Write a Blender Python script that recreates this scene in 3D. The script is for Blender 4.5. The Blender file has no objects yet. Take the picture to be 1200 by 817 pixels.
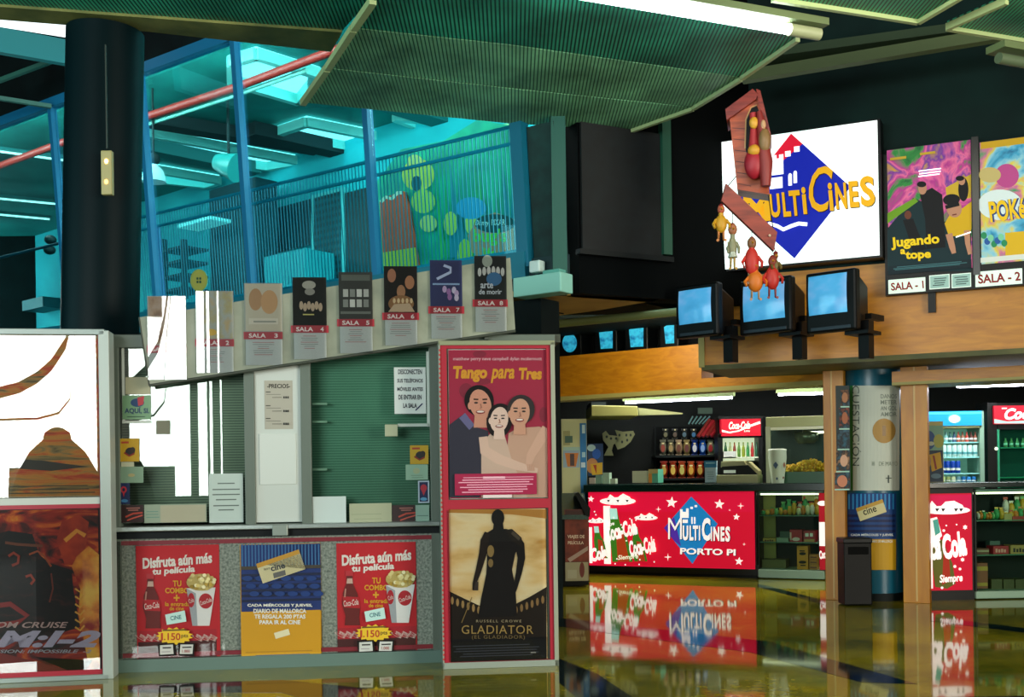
EXPO = 0.0
import bpy, math, random
from mathutils import Vector, Matrix
random.seed(7)
S = bpy.context.scene
COL = S.collection
F = 1300.0; HX = 600.0; HY = 552.0; ROLL = 0.014; H = 1.4
RV = Vector((math.cos(ROLL), 0, -math.sin(ROLL))); UV = Vector((math.sin(ROLL), 0, math.cos(ROLL)))
CAM = Vector((0, 0, H))

def ray(px, py):
    return Vector((0, 1, 0)) + RV*((px-HX)/F) + UV*((HY-py)/F)
def yh(px): return HY - ROLL*(px-HX)
def at_y(px, py, Y):
    d = ray(px, py); return CAM + d*(Y/d.y)
def at_z(px, py, z):
    d = ray(px, py); return CAM + d*((z-H)/d.z)

class Plane:
    """an upright (or leaning) surface through two points on the plan"""
    def __init__(s, a, b, tilt=0.0, zref=0.0):
        a = Vector((a[0], a[1], 0)); b = Vector((b[0], b[1], 0))
        u = (b-a).normalized(); n = Vector((u.y, -u.x, 0))
        s.O = Vector((a.x, a.y, zref)); s.U = u
        z = Vector((0, 0, 1))
        s.V = z*math.cos(tilt) + n*math.sin(tilt)
        s.N = n*math.cos(tilt) - z*math.sin(tilt)
    @classmethod
    def px(c, px1, Y1, px2, Y2, **k):
        return c(((px1-HX)/F*Y1, Y1), ((px2-HX)/F*Y2, Y2), **k)
    def uv(s, px, py, w=0.0):
        d = ray(px, py); o = s.O + s.N*w
        t = (o-CAM).dot(s.N)/d.dot(s.N)
        p = CAM + d*t - s.O
        return p.dot(s.U), p.dot(s.V)
    def pt(s, u, v, w=0.0):
        return s.O + s.U*u + s.V*v + s.N*w
    def P(s, px, py, w=0.0):
        u, v = s.uv(px, py, w); return s.pt(u, v, w)
    def rect(s, x0, y0, x1, y1, w=0.0):
        ym = (y0+y1)/2; xm = (x0+x1)/2
        return s.uv(x0, ym, w)[0], s.uv(xm, y1, w)[1], s.uv(x1, ym, w)[0], s.uv(xm, y0, w)[1]
    def mat(s, p):
        m = Matrix((s.U, -s.N, s.V)).transposed().to_4x4(); m.translation = p; return m

# ---------------------------------------------------------------- materials
def lin(c):
    if isinstance(c, str):
        c = c.lstrip('#'); c = [int(c[i:i+2], 16)/255 for i in (0, 2, 4)]
    return tuple((x/12.92 if x <= .04045 else ((x+.055)/1.055)**2.4) for x in c)
_M = {}
def new_mat(name):
    m = bpy.data.materials.new(name); m.use_nodes = True
    nt = m.node_tree; b = nt.nodes['Principled BSDF']; return m, nt, b
def M(c, rough=.55, metal=0.0, emit=0.0, spec=.5, coat=0.0):
    k = (str(c), rough, metal, emit, spec, coat)
    if k in _M: return _M[k]
    m, nt, b = new_mat('flat'); l = lin(c)
    if max(l) < .012 and spec == .5 and rough > .3: spec = .22
    b.inputs['Base Color'].default_value = (*l, 1)
    b.inputs['Roughness'].default_value = rough; b.inputs['Metallic'].default_value = metal
    b.inputs['Specular IOR Level'].default_value = spec
    b.inputs['Coat Weight'].default_value = coat
    if emit:
        b.inputs['Emission Color'].default_value = (*l, 1); b.inputs['Emission Strength'].default_value = emit
    _M[k] = m; return m
def NM(cols, scale=6, stretch=(1, 1, 1), rough=.6, detail=4, emit=0, bump=0, dist=0.0, metal=0, lo=.3, hi=.7, const=False, spec=.5):
    """noise ramp through a list of colours"""
    k = ('N', tuple(cols), scale, tuple(stretch), rough, detail, emit, bump, dist, metal, lo, hi, const)
    if k in _M: return _M[k]
    m, nt, b = new_mat('mottled'); N = nt.nodes; L = nt.links
    tc = N.new('ShaderNodeTexCoord'); mp = N.new('ShaderNodeMapping'); mp.inputs['Scale'].default_value = stretch
    no = N.new('ShaderNodeTexNoise'); no.inputs['Scale'].default_value = scale; no.inputs['Detail'].default_value = detail
    no.inputs['Distortion'].default_value = dist
    cr = N.new('ShaderNodeValToRGB')
    if const: cr.color_ramp.interpolation = 'CONSTANT'
    e = cr.color_ramp.elements
    while len(e) < len(cols): e.new(.5)
    for i, c in enumerate(cols):
        e[i].position = lo + (hi-lo)*i/max(1, len(cols)-1); e[i].color = (*lin(c), 1)
    L.new(tc.outputs['Object'], mp.inputs[0]); L.new(mp.outputs[0], no.inputs['Vector']); L.new(no.outputs['Fac'], cr.inputs[0])
    L.new(cr.outputs[0], b.inputs['Base Color'])
    b.inputs['Roughness'].default_value = rough; b.inputs['Metallic'].default_value = metal
    b.inputs['Specular IOR Level'].default_value = spec
    if emit: L.new(cr.outputs[0], b.inputs['Emission Color']); b.inputs['Emission Strength'].default_value = emit
    if bump:
        bp = N.new('ShaderNodeBump'); bp.inputs['Strength'].default_value = bump; bp.inputs['Distance'].default_value = .01
        L.new(no.outputs['Fac'], bp.inputs['Height']); L.new(bp.outputs[0], b.inputs['Normal'])
    _M[k] = m; return m
def STR(c1, c2, scale, axis='X', rough=.6, duty=.5, spec=.5, noise=.25):
    """fine regular lines (perforation rows, blind slats)"""
    k = ('S', c1, c2, scale, axis, rough, duty)
    if k in _M: return _M[k]
    m, nt, b = new_mat('lined'); N = nt.nodes; L = nt.links
    tc = N.new('ShaderNodeTexCoord'); sp = N.new('ShaderNodeSeparateXYZ'); L.new(tc.outputs['Object'], sp.inputs[0])
    mu = N.new('ShaderNodeMath'); mu.operation = 'MULTIPLY'; mu.inputs[1].default_value = scale; L.new(sp.outputs[axis], mu.inputs[0])
    fr = N.new('ShaderNodeMath'); fr.operation = 'FRACT'; L.new(mu.outputs[0], fr.inputs[0])
    pp = N.new('ShaderNodeMath'); pp.operation = 'PINGPONG'; pp.inputs[1].default_value = .5; L.new(mu.outputs[0], pp.inputs[0])
    cr = N.new('ShaderNodeValToRGB'); e = cr.color_ramp.elements
    e[0].position = duty*.5-.08; e[0].color = (*lin(c1), 1); e[1].position = duty*.5+.08; e[1].color = (*lin(c2), 1)
    L.new(pp.outputs[0], cr.inputs[0])
    no = N.new('ShaderNodeTexNoise'); no.inputs['Scale'].default_value = 1.3; no.inputs['Detail'].default_value = 5
    L.new(tc.outputs['Object'], no.inputs['Vector'])
    mr = N.new('ShaderNodeMapRange'); mr.inputs['To Min'].default_value = 1-noise*1.6; mr.inputs['To Max'].default_value = 1+noise*1.6
    mr.inputs['From Min'].default_value = .25; mr.inputs['From Max'].default_value = .75
    L.new(no.outputs['Fac'], mr.inputs['Value'])
    mx = N.new('ShaderNodeVectorMath'); mx.operation = 'SCALE'; L.new(cr.outputs[0], mx.inputs[0]); L.new(mr.outputs[0], mx.inputs['Scale'])
    L.new(mx.outputs[0], b.inputs['Base Color']); b.inputs['Roughness'].default_value = rough
    b.inputs['Specular IOR Level'].default_value = spec
    _M[k] = m; return m
def GLASS(tint='#ffffff', refl=1.0, ior=1.5, rough=0.0):
    k = ('G', tint, refl, ior, rough)
    if k in _M: return _M[k]
    m = bpy.data.materials.new('pane_glass'); m.use_nodes = True; nt = m.node_tree; N = nt.nodes; L = nt.links
    N.remove(N['Principled BSDF']); out = N['Material Output']
    tr = N.new('ShaderNodeBsdfTransparent'); tr.inputs[0].default_value = (*lin(tint), 1)
    gl = N.new('ShaderNodeBsdfGlossy'); gl.inputs['Roughness'].default_value = rough
    fr = N.new('ShaderNodeFresnel'); fr.inputs['IOR'].default_value = ior
    mx = N.new('ShaderNodeMixShader'); mu = N.new('ShaderNodeMath'); mu.operation = 'MULTIPLY'; mu.inputs[1].default_value = refl
    mu.use_clamp = True
    L.new(fr.outputs[0], mu.inputs[0]); L.new(mu.outputs[0], mx.inputs[0]); L.new(tr.outputs[0], mx.inputs[1]); L.new(gl.outputs[0], mx.inputs[2])
    L.new(mx.outputs[0], out.inputs[0]); _M[k] = m; return m
def WOOD(c1='#a86a1e', c2='#c98a35', stretch=(.6, 3, 8), rough=.4):
    k = ('W', c1, c2, stretch)
    if k in _M: return _M[k]
    m, nt, b = new_mat('wood_veneer'); N = nt.nodes; L = nt.links
    tc = N.new('ShaderNodeTexCoord'); mp = N.new('ShaderNodeMapping'); mp.inputs['Scale'].default_value = stretch
    no = N.new('ShaderNodeTexNoise'); no.inputs['Scale'].default_value = 2.2; no.inputs['Detail'].default_value = 8; no.inputs['Distortion'].default_value = .8
    cr = N.new('ShaderNodeValToRGB'); e = cr.color_ramp.elements
    e[0].position = .32; e[0].color = (*lin(c1), 1); e[1].position = .68; e[1].color = (*lin(c2), 1)
    L.new(tc.outputs['Object'], mp.inputs[0]); L.new(mp.outputs[0], no.inputs['Vector']); L.new(no.outputs['Fac'], cr.inputs[0])
    L.new(cr.outputs[0], b.inputs['Base Color']); b.inputs['Roughness'].default_value = rough
    _M[k] = m; return m

# ---------------------------------------------------------------- text
_T = {}
def text_mesh(s, bold=0.0, shear=0.0, spacing=1.0):
    k = (s, bold, shear, spacing)
    if k in _T: return _T[k]
    cu = bpy.data.curves.new('t', 'FONT'); cu.body = s; cu.resolution_u = 3; cu.offset = bold; cu.shear = shear
    cu.space_character = spacing; cu.fill_mode = 'FRONT' if hasattr(cu, 'fill_mode') else cu.fill_mode
    o = bpy.data.objects.new('t', cu); COL.objects.link(o)
    dg = bpy.context.evaluated_depsgraph_get(); me = bpy.data.meshes.new_from_object(o.evaluated_get(dg))
    vs = [(v.co.x, v.co.y) for v in me.vertices]; fs = [tuple(p.vertices) for p in me.polygons]
    bpy.data.objects.remove(o); bpy.data.curves.remove(cu); bpy.data.meshes.remove(me)
    if not vs: _T[k] = ([], []); return _T[k]
    x0 = min(v[0] for v in vs); x1 = max(v[0] for v in vs); y0 = min(v[1] for v in vs); y1 = max(v[1] for v in vs)
    vs = [((x-x0)/max(1e-6, x1-x0), (y-y0)/max(1e-6, y1-y0)) for x, y in vs]
    _T[k] = (vs, fs); return _T[k]

# ---------------------------------------------------------------- mesh builder (world coordinates)
WM = {}
class MB:
    def __init__(s): s.v = []; s.f = []; s.m = []; s.sm = []; s.mats = []
    def mi(s, m):
        if m not in s.mats: s.mats.append(m)
        return s.mats.index(m)
    def add(s, vs, fs, m, smooth=False):
        b = len(s.v); s.v += [Vector(v) for v in vs]; i = s.mi(m)
        for f in fs: s.f.append([b+j for j in f]); s.m.append(i); s.sm.append(smooth)
        return s
    def hexa(s, P, m):   # 8 points: bottom ring then top ring
        return s.add(P, [(0, 3, 2, 1), (4, 5, 6, 7), (0, 1, 5, 4), (1, 2, 6, 5), (2, 3, 7, 6), (3, 0, 4, 7)], m)
    def box(s, pl, u0, v0, u1, v1, w0, w1, m):
        P = [pl.pt(u0, v0, w1), pl.pt(u1, v0, w1), pl.pt(u1, v0, w0), pl.pt(u0, v0, w0),
             pl.pt(u0, v1, w1), pl.pt(u1, v1, w1), pl.pt(u1, v1, w0), pl.pt(u0, v1, w0)]
        return s.hexa(P, m)
    def pbox(s, pl, x0, y0, x1, y1, w0, w1, m):
        u0, v0, u1, v1 = pl.rect(x0, y0, x1, y1, w1)
        return s.box(pl, u0, v0, u1, v1, w0, w1, m)
    def abox(s, x0, y0, z0, x1, y1, z1, m):
        return s.hexa([(x0, y0, z0), (x1, y0, z0), (x1, y1, z0), (x0, y1, z0), (x0, y0, z1), (x1, y0, z1), (x1, y1, z1), (x0, y1, z1)], m)
    def prism(s, pl, pts, w0, w1, m):   # pixel outline on plane, extruded in w
        uv = [pl.uv(x, y, w1) for x, y in pts]; n = len(uv)
        vs = [pl.pt(u, v, w1) for u, v in uv] + [pl.pt(u, v, w0) for u, v in uv]
        fs = [tuple(range(n)), tuple(range(2*n-1, n-1, -1))] + [(i, i+n, (i+1) % n+n, (i+1) % n) for i in range(n)]
        return s.add(vs, fs, m)
    def slab(s, pts, z0, z1, m):         # plan outline
        n = len(pts); vs = [(p[0], p[1], z0) for p in pts] + [(p[0], p[1], z1) for p in pts]
        fs = [tuple(range(n-1, -1, -1)), tuple(range(n, 2*n))] + [(i, (i+1) % n, (i+1) % n+n, i+n) for i in range(n)]
        return s.add(vs, fs, m)
    def tube(s, pts, r, m, n=10, smooth=True):
        pts = [Vector(p) for p in pts]; rs = r if isinstance(r, (list, tuple)) else [r]*len(pts)
        vs = []; fs = []
        for i, p in enumerate(pts):
            t = (pts[min(i+1, len(pts)-1)]-pts[max(i-1, 0)]).normalized()
            a = t.cross(Vector((0, 0, 1)) if abs(t.z) < .9 else Vector((1, 0, 0))).normalized(); b = t.cross(a)
            for k in range(n):
                g = 2*math.pi*k/n; vs.append(p + a*math.cos(g)*rs[i] + b*math.sin(g)*rs[i])
        for i in range(len(pts)-1):
            for k in range(n):
                fs.append((i*n+k, i*n+(k+1) % n, (i+1)*n+(k+1) % n, (i+1)*n+k))
        s.add(vs, fs, m, smooth)
        e = (len(pts)-1)*n
        s.add(vs[:n], [tuple(range(n))[::-1]], m); s.add(vs[e:], [tuple(range(n))], m)
        return s
    def lathe(s, c, prof, m, n=20, smooth=True, axis=None, cap=True):
        c = Vector(c); ax = Vector(axis).normalized() if axis else Vector((0, 0, 1))
        a = ax.cross(Vector((0, 1, 0)) if abs(ax.y) < .9 else Vector((1, 0, 0))).normalized(); b = ax.cross(a)
        vs = []; fs = []
        for r, z in prof:
            for k in range(n):
                g = 2*math.pi*k/n; vs.append(c + ax*z + a*r*math.cos(g) + b*r*math.sin(g))
        for i in range(len(prof)-1):
            for k in range(n): fs.append((i*n+k, i*n+(k+1) % n, (i+1)*n+(k+1) % n, (i+1)*n+k))
        s.add(vs, fs, m, smooth)
        if cap:
            s.add(vs[:n], [tuple(range(n))[::-1]], m); s.add(vs[-n:], [tuple(range(n))], m)
        return s
    def ball(s, c, r, m, nu=12, nv=8, rot=None):
        c = Vector(c); r = (r, r, r) if not isinstance(r, (tuple, list)) else r
        vs = []; fs = []
        for i in range(nv+1):
            th = math.pi*i/nv
            for k in range(nu):
                g = 2*math.pi*k/nu
                p = Vector((r[0]*math.sin(th)*math.cos(g), r[1]*math.sin(th)*math.sin(g), r[2]*math.cos(th)))
                if rot: p = rot @ p
                vs.append(c+p)
        for i in range(nv):
            for k in range(nu): fs.append((i*nu+k, (i+1)*nu+k, (i+1)*nu+(k+1) % nu, i*nu+(k+1) % nu))
        return s.add(vs, fs, m, True)
    def build(s, name, parent=None, bev=0.0, origin=None):
        if parent is not None: W = WM[parent]
        elif origin is not None: W = origin
        else:
            mn = [min(v[i] for v in s.v) for i in range(3)]; mx = [max(v[i] for v in s.v) for i in range(3)]
            W = Matrix.Translation(((mn[0]+mx[0])/2, (mn[1]+mx[1])/2, mn[2]))
        I = W.inverted(); me = bpy.data.meshes.new(name)
        me.from_pydata([tuple(I @ v) for v in s.v], [], s.f)
        for m in s.mats: me.materials.append(m)
        me.polygons.foreach_set('material_index', s.m); me.polygons.foreach_set('use_smooth', s.sm)
        me.update()
        o = bpy.data.objects.new(name, me); COL.objects.link(o)
        if parent is not None: o.parent = parent; WM[o] = W
        else: o.matrix_world = W; WM[o] = W
        if bev:
            b = o.modifiers.new('b', 'BEVEL'); b.width = bev; b.segments = 2; b.limit_method = 'ANGLE'
        return o

class Art(MB):
    """flat print on a plane; every shape lies a hair in front of the one before"""
    def __init__(s, pl, w, step=.0005): super().__init__(); s.pl = pl; s.w = w; s.step = step
    def nx(s): s.w += s.step; return s.w
    def R(s, x0, y0, x1, y1, m):
        w = s.nx(); u0, v0, u1, v1 = s.pl.rect(x0, y0, x1, y1, w)
        s.add([s.pl.pt(u0, v0, w), s.pl.pt(u1, v0, w), s.pl.pt(u1, v1, w), s.pl.pt(u0, v1, w)], [(0, 1, 2, 3)], m); return s
    def Pg(s, pts, m):
        w = s.nx(); vs = [s.pl.pt(*s.pl.uv(x, y, w), w) for x, y in pts]
        s.add(vs, [tuple(range(len(vs)))], m); return s
    def E(s, cx, cy, rx, ry, m, n=22, rot=0):
        c, d = math.cos(rot), math.sin(rot)
        pts = []
        for k in range(n):
            g = 2*math.pi*k/n; a = rx*math.cos(g); b = ry*math.sin(g); pts.append((cx+a*c-b*d, cy+a*d+b*c))
        return s.Pg(pts, m)
    def L(s, pts, t, m):     # stroke of half width t (pixels)
        w = s.nx(); n = len(pts); a = []; b = []
        tt = t if isinstance(t, (list, tuple)) else [t]*n
        for i, (x, y) in enumerate(pts):
            x0, y0 = pts[max(i-1, 0)]; x1, y1 = pts[min(i+1, n-1)]
            l = math.hypot(x1-x0, y1-y0) or 1; nx, ny = -(y1-y0)/l, (x1-x0)/l
            a.append((x+nx*tt[i], y+ny*tt[i])); b.append((x-nx*tt[i], y-ny*tt[i]))
        vs = [s.pl.pt(*s.pl.uv(x, y, w), w) for x, y in a+b]
        s.add(vs, [(i, i+1, n+i+1, n+i) for i in range(n-1)], m); return s
    def T(s, t, x0, y0, x1, y1, m, bold=0.01, shear=0.0, rot=0, spacing=1.0):
        vs, fs = text_mesh(t, bold, shear, spacing); w = s.nx()
        cx, cy = (x0+x1)/2, (y0+y1)/2; c, d = math.cos(math.radians(rot)), math.sin(math.radians(rot)); out = []
        for a, b in vs:
            x = x0+(x1-x0)*a-cx; y = y1-(y1-y0)*b-cy
            px, py = cx+x*c+y*d, cy-x*d+y*c
            out.append(s.pl.pt(*s.pl.uv(px, py, w), w))
        s.add(out, fs, m); return s
    def star(s, cx, cy, r, m, n=5, q=.42, rot=0):
        return s.Pg([(cx+(r if k % 2 == 0 else r*q)*math.sin(math.pi*k/n+rot), cy-(r if k % 2 == 0 else r*q)*math.cos(math.pi*k/n+rot)) for k in range(2*n)], m)
    def lines(s, x0, y0, x1, y1, n, m, t=.45, jit=.15):   # rows of unreadably small print
        for i in range(n):
            y = y0+(y1-y0)*(i+.5)/n; a = x0+(x1-x0)*random.uniform(0, jit); b = x1-(x1-x0)*random.uniform(0, jit)
            s.R(a, y-t, b, y+t, m)
        return s

# ---------------------------------------------------------------- objects
def tag(o, label, cat, group=None):
    o['label'] = label; o['category'] = cat
    if group: o['group'] = group
    return o
def thing(name, label, cat, pos, pl=None, group=None):
    o = bpy.data.objects.new(name, None); o.empty_display_size = .1; COL.objects.link(o)
    W = pl.mat(Vector(pos)) if pl else Matrix.Translation(pos)
    o.matrix_world = W; WM[o] = W
    return tag(o, label, cat, group)
def struct(o):
    o['kind'] = 'structure'; return o
def sheet(name, label, cat, pl, w, x0, y0, x1, y1, m, draw=None, group=None, t=.003):
    """a printed sheet or card: one mesh with its artwork"""
    a = Art(pl, w+t); a.pbox(pl, x0, y0, x1, y1, w, w+t, m)
    if draw: draw(a)
    o = a.build(name, origin=pl.mat(pl.P((x0+x1)/2, y1, w)))
    return tag(o, label, cat, group)
W_ = '#e8efe8'
WHITE = M('#e6ece8'); BLACK = M('#060809'); RED = M('#b5102a'); DARK = M('#0a0f12')
PAPER = M('#d5ded8', .7)
ALU = M('#9fb0ac', .35, .6)
# ================================================================= PLANES
PB = Plane.px(133, 7.95, 510, 8.2)          # ticket booth front
PC = Plane.px(0, 7.6, 130, 7.72)            # poster case left of the booth
PT = Plane.px(517, 7.9, 651, 7.98)          # poster case right of the booth
_t = 9.33
PG = Plane((.174-.803*_t*1.3, 10.3+.596*_t*1.3), (.507, 10.06), tilt=.075, zref=3.39)   # leaning glass screen
PGB = Plane((.174-.803*_t*1.3, 10.3+.596*_t*1.3), (.507, 10.06))
PD = Plane.px(664, 10.06, 850, 10.9)        # dark flank beside the screen
PF = Plane.px(823, 11.35, 1200, 10.07)      # timber fascia and sign wall
PFT = Plane.px(823, 11.35, 1200, 10.07, tilt=.03, zref=3.3)
PL = Plane.px(652, 14.1, 975, 11.9)         # lower fascia over the snack counter
PK = Plane.px(690, 14.93, 886, 14.0)        # snack counter front
PR = Plane.px(1060, 11.45, 1200, 11.5)       # right hand counter front
PP = Plane.px(966, 11.66, 1089, 11.2)       # pillars
PH = Plane.px(292, 19.8, 448, 17.5)         # far wall of the upper hall
GEN = Plane((-5, 0), (5, 0))
def FR(Y): return Plane((-5, Y), (5, Y))    # any frontal plane

# ================================================================= FLOOR
m, nt, b = new_mat('polished_floor'); N = nt.nodes; L = nt.links
tc = N.new('ShaderNodeTexCoord'); no = N.new('ShaderNodeTexNoise'); no.inputs['Scale'].default_value = .9; no.inputs['Detail'].default_value = 7
no2 = N.new('ShaderNodeTexNoise'); no2.inputs['Scale'].default_value = 14; no2.inputs['Detail'].default_value = 6
ad = N.new('ShaderNodeMath'); ad.operation = 'MULTIPLY_ADD'; ad.inputs[1].default_value = .45
cr = N.new('ShaderNodeValToRGB'); e = cr.color_ramp.elements
e[0].position = .5; e[0].color = (*lin('#485214'), 1); e[1].position = .9; e[1].color = (*lin('#a89a1e'), 1)
L.new(tc.outputs['Object'], no.inputs['Vector']); L.new(tc.outputs['Object'], no2.inputs['Vector'])
L.new(no2.outputs['Fac'], ad.inputs[0]); L.new(no.outputs['Fac'], ad.inputs[2]); L.new(ad.outputs[0], cr.inputs[0])
L.new(cr.outputs[0], b.inputs['Base Color']); b.inputs['Roughness'].default_value = .05
b.inputs['IOR'].default_value = 1.65
bp = N.new('ShaderNodeBump'); bp.inputs['Strength'].default_value = .12; bp.inputs['Distance'].default_value = .004
wv = N.new('ShaderNodeTexNoise'); wv.inputs['Scale'].default_value = 3.2; wv.inputs['Detail'].default_value = 1
L.new(tc.outputs['Object'], wv.inputs['Vector']); L.new(wv.outputs['Fac'], bp.inputs['Height']); L.new(bp.outputs[0], b.inputs['Normal'])
M_FLOOR = m
o = MB().abox(-13, -8, -.2, 9, 20, 0, M_FLOOR).build('floor'); struct(o)
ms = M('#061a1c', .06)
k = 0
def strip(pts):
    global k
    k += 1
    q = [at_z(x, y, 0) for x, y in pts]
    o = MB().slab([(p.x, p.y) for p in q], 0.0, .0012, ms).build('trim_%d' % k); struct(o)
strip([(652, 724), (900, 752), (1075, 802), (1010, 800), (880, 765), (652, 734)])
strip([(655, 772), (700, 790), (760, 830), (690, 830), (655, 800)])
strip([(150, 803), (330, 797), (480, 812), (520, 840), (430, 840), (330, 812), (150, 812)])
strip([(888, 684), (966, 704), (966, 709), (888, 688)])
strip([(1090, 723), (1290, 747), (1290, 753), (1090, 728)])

# ================================================================= SHELL
mdark = NM(['#04090b', '#0b1a1b'], 2, rough=.8, spec=.2)
mwall = NM(['#0d1f1f', '#14302d'], 1.5, rough=.8, spec=.2)
UC_ = PGB.uv(664, 250)[0]
struct(MB().box(PGB, -9, 0, PGB.uv(632, 480)[0], 3.0, -.35, -.05, mdark).build('wall_left'))
struct(MB().abox(-13, -8, 0, -12.8, 22, 8, mdark).build('wall_side'))
struct(MB().abox(8.8, -8, 0, 9, 22, 8, mdark).build('wall_right'))
struct(MB().abox(-13, -8, 7.6, 9, 24, 7.8, mdark).build('ceiling'))
struct(MB().abox(-13, 25, 0, 9, 25.2, 8, mdark).build('wall_back'))
# rear wall with the glazed entrance openings; outdoor light enters here
PANES = []
mdoor = M('#20302c', .6)
rb = MB()
for x0, x1 in ((-13, -12), (-3.22, -3.08), (-2.9, -2.86), (-2.80, -2.66), (-2.62, 9)):
    rb.abox(x0, -6.2, 0, x1, -6, 7.6, mdoor)
rb.abox(-12, -6.2, 5.0, -2.6, -6, 7.6, mdoor); rb.abox(-12, -6.2, 0, -2.6, -6, 1.0, mdoor); rb.abox(-3.95, -6.2, 4.45, -3.68, -6, 5.0, mdoor)  # last box is added to darken a patch of the mirrored opening
struct(rb.build('wall_rear'))
struct(MB().abox(-12, -5.9, 0, 8, 6.66, .006, M('#0c1210', .95, spec=.1)).build('floor_mat'))  # unseen matte sheet added so the floor mirrors no outdoor light
# area lights: the entrance, then two added side fills
def area(name, loc, rot, sx, sy, power, col):
    l = bpy.data.lights.new(name, 'AREA'); l.shape = 'RECTANGLE'; l.size = sx; l.size_y = sy; l.energy = power; l.color = col
    o = bpy.data.objects.new(name, l); o.location = loc; o.rotation_euler = rot; COL.objects.link(o); return o
area('daylight', (-7.3, -6.6, 3.0), (math.radians(90), 0, 0), 9.8, 4.4, 1900, (.93, 1.0, .95))
area('daylight', (8.7, -1, 2.6), (math.radians(90), 0, math.radians(90)), 7, 3.4, 1500, (1.0, .93, .78))  # added warm fill for the right side; this wall has no opening
area('daylight', (-12.7, 3, 3.0), (math.radians(90), 0, math.radians(-90)), 7, 4.0, 480, (.45, .95, 1.0))  # added cyan fill for the column's left rim, in front of solid wall
# ---- unseen shapes put in only for the reflections they make
mp_ = M('#100f0c', .9)
q = thing('domed_stand', 'dark dome-topped stand just outside the left edge, mirrored in the poster case', 'stand', (-3.28, 4.9, 0))  # unseen dark shape added for the silhouette in the case glass
MB().lathe((-3.28, 4.9, 1.15), [(.42, 0), (.40, .1), (.34, .3), (.24, .48), (.12, .6), (.11, .66), (.05, .70), (.01, .71)], mp_, 28).build('dome', q)
MB().lathe((-3.28, 4.9, .006), [(.2, 0), (.2, 1.144)], mp_, 20).build('pedestal', q)
def ribbon(pts, t, label):
    q_ = thing('curved_rail', label, 'rail', (pts[0][0], -5.6, pts[0][1])); b = MB()  # unseen dark strip added for its curve in the panes
    for (x0, z0), (x1, z1) in zip(pts[:-1], pts[1:]):
        b.hexa([(x0, -5.65, z0-t), (x1, -5.65, z1-t), (x1, -5.55, z1-t), (x0, -5.55, z0-t), (x0, -5.65, z0+t), (x1, -5.65, z1+t), (x1, -5.55, z1+t), (x0, -5.55, z0+t)], M('#3a352a', .8))
    b.build('band', q_)
ribbon([(-11.9, 2.7), (-6, 2.75), (-5.3, 2.8), (-4.84, 2.9), (-4.5, 3.0), (-4.2, 3.18), (-3.95, 3.42), (-3.72, 3.8), (-3.6, 4.3), (-3.5, 5.0)], .1, 'broad curved dark rail across the entrance glazing, seen only as a reflection')
ribbon([(-11.9, 2.42), (-4.85, 2.43), (-4.2, 2.45), (-3.85, 2.55), (-3.66, 2.8), (-3.6, 3.3), (-3.56, 4.0), (-3.45, 5.0)], .018, 'thin curved dark rail inside the entrance glazing, seen only as a reflection')
for i in range(3):
    struct(MB().abox(-4.7, -5.95+.1*i, 1.0, -3.75+.12*i-.24*(i-1), -5.85+.1*i, 1.58-.17*i, M('#a8aca4', .9)).build('trim_%d' % (30+i)))

# ================================================================= SUSPENDED CEILING PANELS
mperf = STR('#08332a', '#35a680', 34, 'X', rough=.5, duty=.42, noise=.5)
mperf2 = STR('#1a5038', '#7fc090', 34, 'X', rough=.5, duty=.3, noise=.5)
mrim = M('#a9bc84', .5)
def cpanel(label, pts, z, m, edges=()):
    q = [at_z(x, y, z) for x, y in pts]
    o = MB().slab([(p.x, p.y) for p in q], z, z+.04, m)
    c = sum(q, Vector())/len(q)
    t = thing('ceiling_panel', label, 'ceiling panel', (c.x, c.y, z), group=None)
    o.build('perforated_sheet', t)
    for i, j, wd in edges:
        a, b_ = q[i], q[j]; d = (b_-a).normalized(); n = Vector((-d.y, d.x, 0))*wd
        MB().hexa([a-n+Vector((0, 0, -.03)), b_-n+Vector((0, 0, -.03)), b_+n+Vector((0, 0, -.03)), a+n+Vector((0, 0, -.03)),
                   a-n+Vector((0, 0, .02)), b_-n+Vector((0, 0, .02)), b_+n+Vector((0, 0, .02)), a+n+Vector((0, 0, .02))], mrim).build('edge_trim', t)
    return t
cpanel('lowest pale green perforated ceiling panel directly above the glass screen', [(355, 120), (383, 80), (600, 104), (812, 126), (737, 153), (600, 145)], 4.6, mperf2, ((0, 1, .025), (3, 4, .018)))
cpanel('middle green perforated ceiling panel between the glass screen and the tube light', [(384, 79), (414, 33), (600, 53), (868, 91), (813, 125), (600, 103)], 4.6, mperf2, ((0, 1, .025), (3, 4, .018)))
cpanel('wide dark green perforated ceiling panel beneath the long tube light', [(415, 32), (437, 0), (520, -120), (700, -60), (935, 44), (869, 90), (600, 52)], 4.6, mperf, ((0, 1, .025), (4, 5, .018)))
cpanel('green perforated ceiling panel with a pointed corner right of the tube light', [(720, -60), (905, -3), (995, 11), (1076, 24), (1140, -14), (1300, -100)], 4.62, mperf, ((1, 2, .018), (2, 3, .018), (3, 4, .018)))
cpanel('dark perforated ceiling panel in the top right corner above the posters', [(1110, 31), (1260, 56), (1320, -60), (1180, 0)], 4.62, mperf, ((0, 1, .018), (0, 3, .018)))
cpanel('dark green perforated ceiling panel over the round column', [(-40, 5), (400, 37), (436, -2), (520, -130), (-40, -130)], 4.87, mperf, ())
# olive edge beam
q = [at_z(x, y, 4.85) for x, y in ((-40, 5), (401, 38), (388, 61), (172, 37), (-40, 20))]
o = MB().slab([(p.x, p.y) for p in q], 4.85, 5.2, NM(['#4f5a2c', '#8a8a4a'], 3, rough=.6)).build('trim_11'); struct(o)
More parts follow.
